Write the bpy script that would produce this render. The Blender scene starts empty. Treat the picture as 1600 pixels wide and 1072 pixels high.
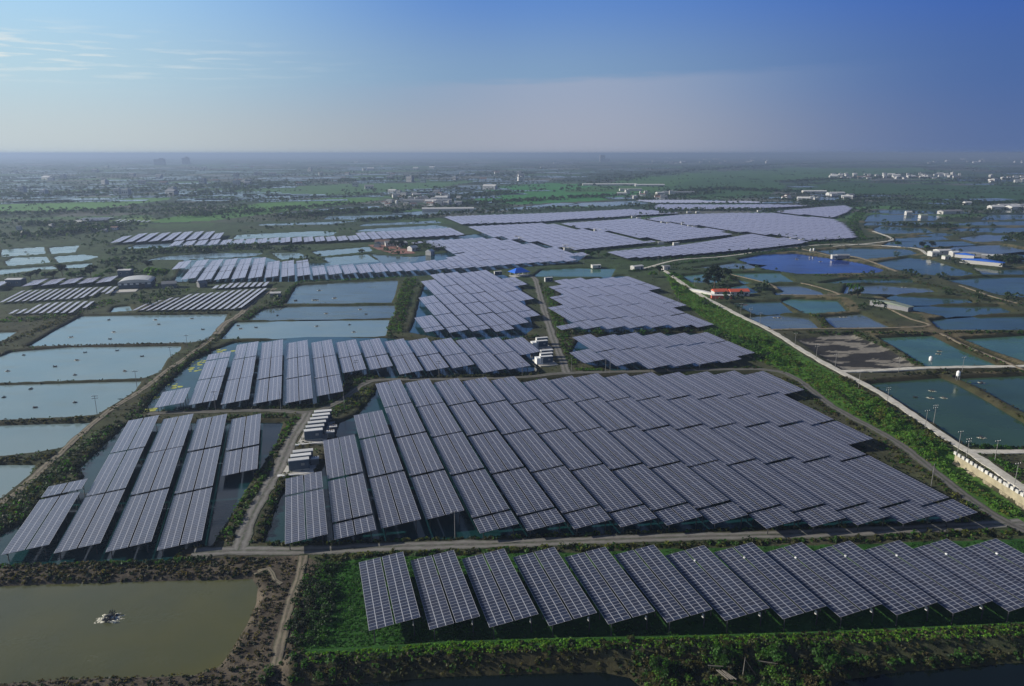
import bpy, bmesh, math, random
import numpy as np
from math import radians as R
from mathutils import Matrix, Vector

random.seed(7)
rng = np.random.default_rng(7)
scene = bpy.context.scene
col = scene.collection

# ------------------------------------------------------------------ camera
H, F, PITCH = 98.0, 1124.0, R(14.77)          # metres, pixels per 1600, radians
CP, SP = math.cos(PITCH), math.sin(PITCH)
cam = bpy.data.objects.new('camera', bpy.data.cameras.new('camera'))
col.objects.link(cam)
cam.location = (0, 0, H)
cam.rotation_euler = (R(90) - PITCH, 0, 0)
cam.data.sensor_width = 36.0
cam.data.lens = 36.0 * F / 1600.0
cam.data.clip_start = 1.0
cam.data.clip_end = 90000.0
scene.camera = cam
LEVEL = -1.2                                   # pond surface

def at(u, v, z=0.0):
    """ground point (at height z) seen at survey point u, v"""
    x = (u - 800.0) / F
    y = -(v - 536.0) / F
    dz = -SP + y * CP
    t = (z - H) / dz
    return np.array((x * t, (CP + y * SP) * t))

def pts(lst, z=0.0):
    return np.array([at(u, v, z) for u, v in lst])

AZ = R(-16.66)
def from_ab(a, b, az=AZ):
    ca, sa = math.cos(az), math.sin(az)
    return a * sa + b * ca, a * ca - b * sa

def to_ab(x, y, az=AZ):
    ca, sa = math.cos(az), math.sin(az)
    return x * sa + y * ca, x * ca - y * sa

# ------------------------------------------------------------------ helpers
def tag(o, label=None, cat=None, group=None, kind=None):
    if label: o['label'] = label
    if cat: o['category'] = cat
    if group: o['group'] = group
    if kind: o['kind'] = kind
    return o

def link(name, me, mats=(), parent=None):
    o = bpy.data.objects.new(name, me)
    col.objects.link(o)
    if mats and me is not None and not me.materials:
        for m in (mats if isinstance(mats, (list, tuple)) else [mats]):
            me.materials.append(m)
    if parent is not None:
        o.parent = parent
    return o

def empty(name, x, y, z=0.0, rz=0.0):
    o = bpy.data.objects.new(name, None)
    o.empty_display_size = 0.5
    col.objects.link(o)
    o.location = (x, y, z)
    o.rotation_euler = (0, 0, rz)
    return o

def copy_tree(o, parent=None):
    c = o.copy()
    col.objects.link(c)
    if parent is not None:
        c.parent = parent
    for ch in o.children:
        copy_tree(ch, c)
    return c

class MB:
    """collects shapes into one mesh"""
    def __init__(s):
        s.v, s.f, s.m, s.uv = [], [], [], []
    def face(s, vs, m=0):
        n = len(s.v); s.v += [tuple(p) for p in vs]
        s.f.append(tuple(range(n, n + len(vs)))); s.m.append(m)
    def box(s, cx, cy, z0, sx, sy, sz, m=0, rz=0.0, top=None):
        n = len(s.v)
        c, sn = math.cos(rz), math.sin(rz)
        for dz in (0, 1):
            k = 1.0 if not (dz and top) else top
            for dx, dy in ((-.5, -.5), (.5, -.5), (.5, .5), (-.5, .5)):
                x, y = dx * sx * k, dy * sy * k
                s.v.append((cx + x * c - y * sn, cy + x * sn + y * c, z0 + dz * sz))
        for q in ((0, 3, 2, 1), (4, 5, 6, 7), (0, 1, 5, 4), (1, 2, 6, 5), (2, 3, 7, 6), (3, 0, 4, 7)):
            s.f.append(tuple(n + i for i in q)); s.m.append(m)
    def tube(s, p, q, r0, r1=None, n=8, m=0):
        r1 = r0 if r1 is None else r1
        p, q = Vector(p), Vector(q)
        d = (q - p).normalized()
        a = d.orthogonal().normalized(); b = d.cross(a)
        k = len(s.v)
        for c, r in ((p, r0), (q, r1)):
            for i in range(n):
                t = 2 * math.pi * i / n
                s.v.append(tuple(c + (a * math.cos(t) + b * math.sin(t)) * r))
        for i in range(n):
            j = (i + 1) % n
            s.f.append((k + i, k + j, k + n + j, k + n + i)); s.m.append(m)
        s.f.append(tuple(k + i for i in reversed(range(n)))); s.m.append(m)
        s.f.append(tuple(k + n + i for i in range(n))); s.m.append(m)
    def lathe(s, cx, cy, prof, n=16, m=0):
        k = len(s.v)
        for r, z in prof:
            for i in range(n):
                t = 2 * math.pi * i / n
                s.v.append((cx + r * math.cos(t), cy + r * math.sin(t), z))
        for j in range(len(prof) - 1):
            for i in range(n):
                i2 = (i + 1) % n
                s.f.append((k + j * n + i, k + j * n + i2, k + (j + 1) * n + i2, k + (j + 1) * n + i)); s.m.append(m)
        s.f.append(tuple(k + (len(prof) - 1) * n + i for i in range(n))); s.m.append(m)
    def gable(s, cx, cy, z0, sx, sy, h, rz=0.0, m=0, th=0.15, hip=0.0):
        """pitched roof, ridge along local x"""
        c, sn = math.cos(rz), math.sin(rz)
        def T(x, y, z): return (cx + x * c - y * sn, cy + x * sn + y * c, z)
        hx, hy = sx / 2, sy / 2
        A = [T(-hx, -hy, z0), T(hx, -hy, z0), T(hx, hy, z0), T(-hx, hy, z0)]
        rx = hx - hip
        B = [T(-rx, 0, z0 + h), T(rx, 0, z0 + h)]
        D = [(p[0], p[1], p[2] - th) for p in A]
        s.face([A[0], A[1], B[1], B[0]], m); s.face([A[2], A[3], B[0], B[1]], m)
        s.face([A[1], A[2], B[1]], m); s.face([A[3], A[0], B[0]], m)
        s.face([D[3], D[2], D[1], D[0]], m)
        for i in range(4):
            j = (i + 1) % 4
            s.face([D[i], D[j], A[j], A[i]], m)
    def mesh(s, name):
        me = bpy.data.meshes.new(name)
        me.from_pydata(s.v, [], s.f)
        me.polygons.foreach_set('material_index', s.m)
        me.update()
        return me
    def build(s, name, mats, parent=None):
        return link(name, s.mesh(name), mats, parent)

def np_mesh(name, V, Q, attrs=None, uv=None, mat_index=None, smooth=False):
    me = bpy.data.meshes.new(name)
    nv, nf = len(V), len(Q)
    k = Q.shape[1]
    me.vertices.add(nv); me.loops.add(nf * k); me.polygons.add(nf)
    me.vertices.foreach_set('co', np.ascontiguousarray(V, dtype=np.float32).ravel())
    me.loops.foreach_set('vertex_index', np.ascontiguousarray(Q, dtype=np.int32).ravel())
    me.polygons.foreach_set('loop_start', np.arange(0, nf * k, k, dtype=np.int32))
    me.polygons.foreach_set('loop_total', np.full(nf, k, dtype=np.int32))
    me.polygons.foreach_set('use_smooth', np.full(nf, bool(smooth)))
    if mat_index is not None: me.polygons.foreach_set('material_index', np.asarray(mat_index, dtype=np.int32))
    me.update(calc_edges=True)
    for an, arr in (attrs or {}).items():
        at_ = me.attributes.new(an, 'FLOAT_COLOR', 'POINT')
        full = np.ones((nv, 4), np.float32); full[:, :3] = arr
        at_.data.foreach_set('color', full.ravel())
    if uv is not None:
        l = me.uv_layers.new(name='UVMap')
        l.data.foreach_set('uv', np.ascontiguousarray(uv, dtype=np.float32).ravel())
    return me

def hash2(ix, iy, seed=0):
    n = (ix.astype(np.int64) * 374761393 + iy.astype(np.int64) * 668265263 + seed * 974711) & 0x7fffffff
    n = ((n ^ (n >> 13)) * 1274126177) & 0x7fffffff
    return ((n ^ (n >> 16)) & 0xffff) / 65535.0

def vnoise(x, y, s, seed=0):
    x, y = x / s, y / s
    ix, iy = np.floor(x), np.floor(y)
    fx, fy = x - ix, y - iy
    fx, fy = fx * fx * (3 - 2 * fx), fy * fy * (3 - 2 * fy)
    a, b = hash2(ix, iy, seed), hash2(ix + 1, iy, seed)
    c, d = hash2(ix, iy + 1, seed), hash2(ix + 1, iy + 1, seed)
    return (a * (1 - fx) + b * fx) * (1 - fy) + (c * (1 - fx) + d * fx) * fy

def fbm(x, y, s, seed=0, o=3):
    t, w, k = 0, 0.5, 0
    for i in range(o):
        t = t + w * vnoise(x, y, s / 2 ** i, seed + i); k += w; w *= .5
    return t / k

def seg_dist(X, Y, A, B):
    d = B - A
    L = d @ d + 1e-9
    t = np.clip(((X - A[0]) * d[0] + (Y - A[1]) * d[1]) / L, 0, 1)
    return np.hypot(X - A[0] - t * d[0], Y - A[1] - t * d[1])

def line_dist(X, Y, P, cut):
    """distance to a polyline; far points get a large value"""
    out = np.full(X.shape, 1e3)
    for i in range(len(P) - 1):
        A, B = P[i], P[i + 1]
        m = (X > min(A[0], B[0]) - cut) & (X < max(A[0], B[0]) + cut) & (Y > min(A[1], B[1]) - cut) & (Y < max(A[1], B[1]) + cut)
        if m.any():
            out[m] = np.minimum(out[m], seg_dist(X[m], Y[m], A, B))
    return out

def inside(X, Y, P):
    r = np.zeros(X.shape, bool)
    n = len(P)
    for i in range(n):
        x0, y0 = P[i]; x1, y1 = P[(i + 1) % n]
        if y0 == y1: continue
        c = ((y0 > Y) != (y1 > Y)) & (X < (x1 - x0) * (Y - y0) / (y1 - y0) + x0)
        r ^= c
    return r

def sdf(X, Y, P, cut):
    """positive inside, cut off at -cut outside"""
    out = np.full(X.shape, -cut)
    lo, hi = P.min(0) - cut, P.max(0) + cut
    m = (X > lo[0]) & (X < hi[0]) & (Y > lo[1]) & (Y < hi[1])
    if not m.any(): return out
    x, y = X[m], Y[m]
    d = np.full(x.shape, 1e9)
    n = len(P)
    for i in range(n):
        d = np.minimum(d, seg_dist(x, y, P[i], P[(i + 1) % n]))
    ins = inside(x, y, P)
    out[m] = np.where(ins, d, -np.minimum(d, cut))
    return out

# ------------------------------------------------------------------ materials
def new_mat(name):
    m = bpy.data.materials.new(name)
    m.use_nodes = True
    nt = m.node_tree
    b = nt.nodes['Principled BSDF']
    return m, nt, b

def N(nt, t, **kw):
    n = nt.nodes.new(t)
    for k, v in kw.items():
        if k in n.inputs.keys() if isinstance(k, str) else False:
            n.inputs[k].default_value = v
        else:
            setattr(n, k, v)
    return n

def math_node(nt, op, a, b=None, c=None):
    n = nt.nodes.new('ShaderNodeMath'); n.operation = op
    for i, x in enumerate((a, b, c)):
        if x is None: continue
        if isinstance(x, (int, float)): n.inputs[i].default_value = x
        else: nt.links.new(x, n.inputs[i])
    return n.outputs[0]

def mix_col(nt, fac, a, b, blend='MIX'):
    n = nt.nodes.new('ShaderNodeMix'); n.data_type = 'RGBA'; n.blend_type = blend
    ins = [i for i in n.inputs if i.type == 'RGBA']
    f = n.inputs[0]
    for s, x in ((f, fac), (ins[0], a), (ins[1], b)):
        if isinstance(x, (int, float)): s.default_value = x
        elif isinstance(x, (tuple, list)): s.default_value = (*x[:3], 1)
        else: nt.links.new(x, s)
    return [o for o in n.outputs if o.type == 'RGBA'][0]

def plain(name, c, rough=0.6, metal=0.0, vary=0.25, scale=1.5, bump=0.0):
    """painted / concrete / metal surface with mottled wear"""
    m, nt, b = new_mat(name)
    tc = N(nt, 'ShaderNodeTexCoord')
    no = N(nt, 'ShaderNodeTexNoise'); no.inputs['Scale'].default_value = scale; no.inputs['Detail'].default_value = 5
    nt.links.new(tc.outputs['Object'], no.inputs['Vector'])
    oi = N(nt, 'ShaderNodeObjectInfo')
    f = math_node(nt, 'MULTIPLY_ADD', no.outputs['Fac'], 2 * vary, 1 - vary)
    f = math_node(nt, 'MULTIPLY', f, math_node(nt, 'MULTIPLY_ADD', oi.outputs['Random'], .3, .85))
    cm = mix_col(nt, 1.0, c, f, 'MULTIPLY')
    nt.links.new(cm, b.inputs['Base Color'])
    b.inputs['Roughness'].default_value = rough
    b.inputs['Metallic'].default_value = metal
    if bump:
        bp = N(nt, 'ShaderNodeBump'); bp.inputs['Strength'].default_value = bump
        nt.links.new(no.outputs['Fac'], bp.inputs['Height']); nt.links.new(bp.outputs['Normal'], b.inputs['Normal'])
    return m

M = {}
M['white'] = plain('white_paint', (.66, .66, .64), .5)
M['roof_white'] = plain('white_sheet_roof', (.55, .55, .53), .45, 0, .12)
M['blue_steel'] = plain('dark_blue_steel_and_shade', (.05, .08, .12), .5)  # steel walls and doors; on containers the shade is in the colour
M['grey_metal'] = plain('galvanised_steel', (.32, .33, .34), .45, .6)
M['dark_metal'] = plain('dark_steel', (.05, .05, .055), .5, .3)
M['concrete'] = plain('concrete', (.36, .35, .32), .85, 0, .3, .8)
M['blue_roof'] = plain('blue_sheet_roof', (.02, .12, .55), .4, 0, .15)
M['red_roof'] = plain('red_roof', (.55, .10, .05), .6, 0, .2)
M['grey_roof'] = plain('grey_roof', (.20, .21, .22), .6, 0, .3)
M['tile_roof'] = plain('brown_roof', (.16, .10, .08), .7, 0, .3)
M['green_roof'] = plain('pale_green_roof', (.22, .26, .20), .55, 0, .25)
M['wall'] = plain('plaster_wall', (.45, .44, .42), .8, 0, .25)
M['wall_dark'] = plain('weathered_wall', (.20, .20, .21), .8, 0, .3)
M['glass'] = plain('window_glass', (.03, .04, .05), .15)
M['wood'] = plain('weathered_wood', (.16, .145, .12), .8, 0, .4, 4)
M['bark'] = plain('bark', (.10, .075, .055), .9, 0, .4, 3, .4)
M['pole'] = plain('concrete_pole', (.20, .195, .185), .8, 0, .2)
M['black'] = plain('black_plastic_and_table_shade', (.018, .018, .02), .5)  # plastic floats; also the painted-in shade below the solar tables
M['foam'] = plain('water_foam', (.52, .52, .45), .6, 0, .15, 6)
def foam_material():
    m, nt, b = new_mat('broken_foam'); tc = N(nt, 'ShaderNodeTexCoord')
    n = N(nt, 'ShaderNodeTexNoise'); n.inputs['Scale'].default_value = 2.6; n.inputs['Detail'].default_value = 6; nt.links.new(tc.outputs['Object'], n.inputs['Vector'])
    ln = N(nt, 'ShaderNodeVectorMath'); ln.operation = 'LENGTH'; nt.links.new(tc.outputs['Object'], ln.inputs[0])
    mr = N(nt, 'ShaderNodeMapRange'); mr.inputs['From Min'].default_value = .30; mr.inputs['From Max'].default_value = .56
    nt.links.new(math_node(nt, 'SUBTRACT', n.outputs['Fac'], math_node(nt, 'MULTIPLY', math_node(nt, 'SUBTRACT', ln.outputs['Value'], 1.0), .09)), mr.inputs['Value'])
    nt.links.new(mr.outputs[0], b.inputs['Alpha']); b.inputs['Base Color'].default_value = (.78, .75, .60, 1); b.inputs['Roughness'].default_value = .7
    return m
M['foam'] = foam_material()
M['block'] = plain('pale_concrete_block', (.52, .51, .47), .8, 0, .25)
M['wallstone'] = plain('retaining_wall_stone', (.34, .30, .20), .85, 0, .5, .5, .5)
M['algae'] = plain('yellow_algae', (.32, .34, .05), .8, 0, .4, 1)

# ---- solar glass: module grid from UV (u = module across the slope, v = module along)
def panel_material(name, frame=(.30, .31, .34), cell=(.005, .009, .024), lu=.046, lv=.040):
    m, nt, b = new_mat(name)
    uv = N(nt, 'ShaderNodeUVMap')
    sx = N(nt, 'ShaderNodeSeparateXYZ'); nt.links.new(uv.outputs['UV'], sx.inputs[0])
    def line(o, w):
        fr = math_node(nt, 'FRACT', o)
        d = math_node(nt, 'ABSOLUTE', math_node(nt, 'SUBTRACT', fr, .5))
        return math_node(nt, 'GREATER_THAN', d, .5 - w)
    lu_ = line(sx.outputs[0], lu); lv_ = line(sx.outputs[1], lv)
    ln = math_node(nt, 'MAXIMUM', lu_, lv_)
    fl = N(nt, 'ShaderNodeVectorMath'); fl.operation = 'FLOOR'; nt.links.new(uv.outputs['UV'], fl.inputs[0])
    oi = N(nt, 'ShaderNodeObjectInfo')
    add = N(nt, 'ShaderNodeVectorMath'); add.operation = 'ADD'
    nt.links.new(fl.outputs[0], add.inputs[0]); nt.links.new(oi.outputs['Location'], add.inputs[1])
    wn = N(nt, 'ShaderNodeTexWhiteNoise'); wn.noise_dimensions = '3D'; nt.links.new(add.outputs[0], wn.inputs['Vector'])
    tc = N(nt, 'ShaderNodeTexCoord')
    dn = N(nt, 'ShaderNodeTexNoise'); dn.inputs['Scale'].default_value = .22; dn.inputs['Detail'].default_value = 4
    nt.links.new(tc.outputs['Object'], dn.inputs['Vector'])
    # each module a slightly different blue, thin dust on top
    c1 = mix_col(nt, wn.outputs['Value'], cell, (cell[0] * 2.2, cell[1] * 2.2, cell[2] * 1.9))
    dust = math_node(nt, 'MULTIPLY', dn.outputs['Fac'], .022)
    dust = math_node(nt, 'ADD', dust, math_node(nt, 'MULTIPLY', oi.outputs['Random'], .035))
    c2 = mix_col(nt, dust, c1, (.34, .33, .33))
    c3 = mix_col(nt, ln, c2, frame)
    nt.links.new(c3, b.inputs['Base Color'])
    r = math_node(nt, 'MULTIPLY_ADD', wn.outputs['Value'], .06, .20)
    r = math_node(nt, 'ADD', r, math_node(nt, 'MULTIPLY', ln, .25))
    nt.links.new(r, b.inputs['Roughness'])
    b.inputs['IOR'].default_value = 1.5
    b.inputs['Sheen Weight'].default_value = .85; b.inputs['Sheen Roughness'].default_value = .3; b.inputs['Sheen Tint'].default_value = (.88, .83, 1.0, 1)
    return m
M['panel'] = panel_material('solar_glass')
M['rack'] = panel_material('sky_glare_solar_glass', (.6, .6, .62), (.11, .115, .13))  # paler cells and frames: reflected bright sky is put into the colour

# ---- ground: albedo map per vertex, broken up by noise
def ground_material():
    m, nt, b = new_mat('earth_and_grass')
    a = N(nt, 'ShaderNodeAttribute'); a.attribute_name = 'albedo'
    tc = N(nt, 'ShaderNodeTexCoord')
    n1 = N(nt, 'ShaderNodeTexNoise'); n1.inputs['Scale'].default_value = .9; n1.inputs['Detail'].default_value = 8; n1.inputs['Roughness'].default_value = .7
    n2 = N(nt, 'ShaderNodeTexNoise'); n2.inputs['Scale'].default_value = .12; n2.inputs['Detail'].default_value = 6
    nt.links.new(tc.outputs['Object'], n1.inputs['Vector']); nt.links.new(tc.outputs['Object'], n2.inputs['Vector'])
    f = math_node(nt, 'MULTIPLY_ADD', n1.outputs['Fac'], 1.5, .25)
    g = math_node(nt, 'MULTIPLY_ADD', n2.outputs['Fac'], 1.0, .5)
    c = mix_col(nt, 1, a.outputs['Color'], math_node(nt, 'MULTIPLY', f, g), 'MULTIPLY')
    nt.links.new(c, b.inputs['Base Color'])
    b.inputs['Roughness'].default_value = .95
    b.inputs['Specular IOR Level'].default_value = .15
    bp = N(nt, 'ShaderNodeBump'); bp.inputs['Strength'].default_value = .6; bp.inputs['Distance'].default_value = .5
    nt.links.new(n1.outputs['Fac'], bp.inputs['Height']); nt.links.new(bp.outputs['Normal'], b.inputs['Normal'])
    return m
M['ground'] = ground_material()

def road_material(name, c, dark, ruts=False):
    m, nt, b = new_mat(name)
    tc = N(nt, 'ShaderNodeTexCoord')
    n1 = N(nt, 'ShaderNodeTexNoise'); n1.inputs['Scale'].default_value = .35; n1.inputs['Detail'].default_value = 8; n1.inputs['Roughness'].default_value = .65
    nt.links.new(tc.outputs['Object'], n1.inputs['Vector'])
    r = N(nt, 'ShaderNodeValToRGB'); r.color_ramp.elements[0].position = .35; r.color_ramp.elements[1].position = .65
    r.color_ramp.elements[0].color = (*dark, 1); r.color_ramp.elements[1].color = (*c, 1)
    nt.links.new(n1.outputs['Fac'], r.inputs[0]); out = r.outputs[0]
    if ruts:
        a = N(nt, 'ShaderNodeAttribute'); a.attribute_name = 'across'
        sx = N(nt, 'ShaderNodeSeparateColor'); nt.links.new(a.outputs['Color'], sx.inputs[0])
        n3 = N(nt, 'ShaderNodeTexNoise'); n3.inputs['Scale'].default_value = .55; n3.inputs['Detail'].default_value = 6
        nt.links.new(tc.outputs['Object'], n3.inputs['Vector'])
        q = math_node(nt, 'MULTIPLY_ADD', n3.outputs['Fac'], .5, math_node(nt, 'SUBTRACT', sx.outputs[0], .25))
        def near_(c0, w0):
            d0 = math_node(nt, 'ABSOLUTE', math_node(nt, 'SUBTRACT', q, c0)); v0 = math_node(nt, 'SUBTRACT', 1, math_node(nt, 'DIVIDE', d0, w0)); v0.node.use_clamp = True; return v0
        rut = math_node(nt, 'MULTIPLY', near_(.5, .28), .55)
        weed = math_node(nt, 'MULTIPLY', math_node(nt, 'MAXIMUM', near_(.0, .22), math_node(nt, 'MULTIPLY', near_(1.05, .3), 1.3)), math_node(nt, 'MULTIPLY', math_node(nt, 'GREATER_THAN', n1.outputs['Fac'], .47), .8))
        out = mix_col(nt, rut, out, tuple(x * 1.45 for x in c))
        out = mix_col(nt, weed, out, (.030, .045, .014))
    nt.links.new(out, b.inputs['Base Color'])
    b.inputs['Roughness'].default_value = .9
    bp = N(nt, 'ShaderNodeBump'); bp.inputs['Strength'].default_value = .3
    nt.links.new(n1.outputs['Fac'], bp.inputs['Height']); nt.links.new(bp.outputs['Normal'], b.inputs['Normal'])
    return m
M['gravel'] = road_material('grey_gravel', (.150, .145, .133), (.080, .075, .064), True)
M['dark_gravel'] = road_material('dark_gravel', (.11, .105, .095), (.06, .056, .046), True)
M['white_road'] = road_material('pale_concrete_road', (.54, .52, .46), (.36, .34, .28))
M['tan'] = road_material('tan_earth', (.26, .215, .14), (.13, .105, .07))
M['dirt'] = road_material('pale_dirt', (.17, .145, .10), (.075, .062, .045), True)

def water_material(name, c, rough=.06, ripple=.05, c2=None, spec=.5):
    m, nt, b = new_mat(name)
    tc = N(nt, 'ShaderNodeTexCoord')
    n1 = N(nt, 'ShaderNodeTexNoise'); n1.inputs['Scale'].default_value = 1.1; n1.inputs['Detail'].default_value = 4
    n2 = N(nt, 'ShaderNodeTexNoise'); n2.inputs['Scale'].default_value = .03; n2.inputs['Detail'].default_value = 4
    nt.links.new(tc.outputs['Object'], n1.inputs['Vector']); nt.links.new(tc.outputs['Object'], n2.inputs['Vector'])
    c2 = c2 or tuple(x * .7 for x in c)
    r = N(nt, 'ShaderNodeValToRGB'); r.color_ramp.elements[0].position = .35; r.color_ramp.elements[1].position = .65
    r.color_ramp.elements[0].color = (*c2, 1); r.color_ramp.elements[1].color = (*c, 1)
    nt.links.new(n2.outputs['Fac'], r.inputs[0]); nt.links.new(r.outputs[0], b.inputs['Base Color'])
    b.inputs['IOR'].default_value = 1.33; b.inputs['Specular IOR Level'].default_value = spec
    mp = N(nt, 'ShaderNodeMapping'); mp.inputs['Scale'].default_value = (.05, .16, 1); mp.inputs['Rotation'].default_value = (0, 0, .5)
    nt.links.new(tc.outputs['Object'], mp.inputs[0])
    n4 = N(nt, 'ShaderNodeTexNoise'); n4.inputs['Scale'].default_value = 1.0; n4.inputs['Detail'].default_value = 5; nt.links.new(mp.outputs[0], n4.inputs['Vector'])
    wind = N(nt, 'ShaderNodeMapRange'); wind.inputs['From Min'].default_value = .42; wind.inputs['From Max'].default_value = .68; nt.links.new(n4.outputs['Fac'], wind.inputs['Value'])
    rr = math_node(nt, 'MULTIPLY_ADD', wind.outputs[0], .20, rough)
    nt.links.new(rr, b.inputs['Roughness'])
    bp = N(nt, 'ShaderNodeBump'); nt.links.new(math_node(nt, 'MULTIPLY_ADD', wind.outputs[0], ripple * 4, ripple), bp.inputs['Strength']); bp.inputs['Distance'].default_value = .15
    nt.links.new(n1.outputs['Fac'], bp.inputs['Height']); nt.links.new(bp.outputs['Normal'], b.inputs['Normal'])
    return m
WATER = dict(
    left=water_material('pale_blue_pond', (.185, .250, .250), c2=(.155, .225, .235)),
    panel=water_material('blue_green_pond', (.007, .040, .050), c2=(.006, .033, .033)),
    teal=water_material('teal_pond', (.062, .142, .098), spec=.2),
    deep=water_material('dark_green_pond', (.036, .075, .042), spec=.18),
    navy=water_material('slate_blue_pond', (.046, .090, .074), spec=.24),
    blue=water_material('lined_blue_pond', (.010, .045, .26), c2=(.008, .016, .10)),
    grey=water_material('grey_pond', (.10, .135, .13), spec=.4),
    olive=water_material('turbid_olive_pond', (.088, .088, .030), .1, .08, c2=(.062, .070, .036)),
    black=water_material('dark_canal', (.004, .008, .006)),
    silver=water_material('far_pond', (.17, .24, .29), .12),
)

def leaf_material(name, trans=.35):
    m, nt, b = new_mat(name)
    a = N(nt, 'ShaderNodeAttribute'); a.attribute_name = 'tint'
    oi = N(nt, 'ShaderNodeObjectInfo')
    c = mix_col(nt, 1, a.outputs['Color'], math_node(nt, 'MULTIPLY_ADD', oi.outputs['Random'], .4, .8), 'MULTIPLY')
    nt.links.new(c, b.inputs['Base Color'])
    b.inputs['Roughness'].default_value = .6
    b.inputs['Specular IOR Level'].default_value = .25
    tr = N(nt, 'ShaderNodeBsdfTranslucent')
    tcol = mix_col(nt, 1, c, (1.5, 1.6, .5), 'MULTIPLY')
    nt.links.new(tcol, tr.inputs['Color'])
    mx = N(nt, 'ShaderNodeMixShader'); mx.inputs[0].default_value = trans
    nt.links.new(b.outputs[0], mx.inputs[1]); nt.links.new(tr.outputs[0], mx.inputs[2])
    nt.links.new(mx.outputs[0], nt.nodes['Material Output'].inputs['Surface'])
    return m
M['leaf'] = leaf_material('leaves', .42)

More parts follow.
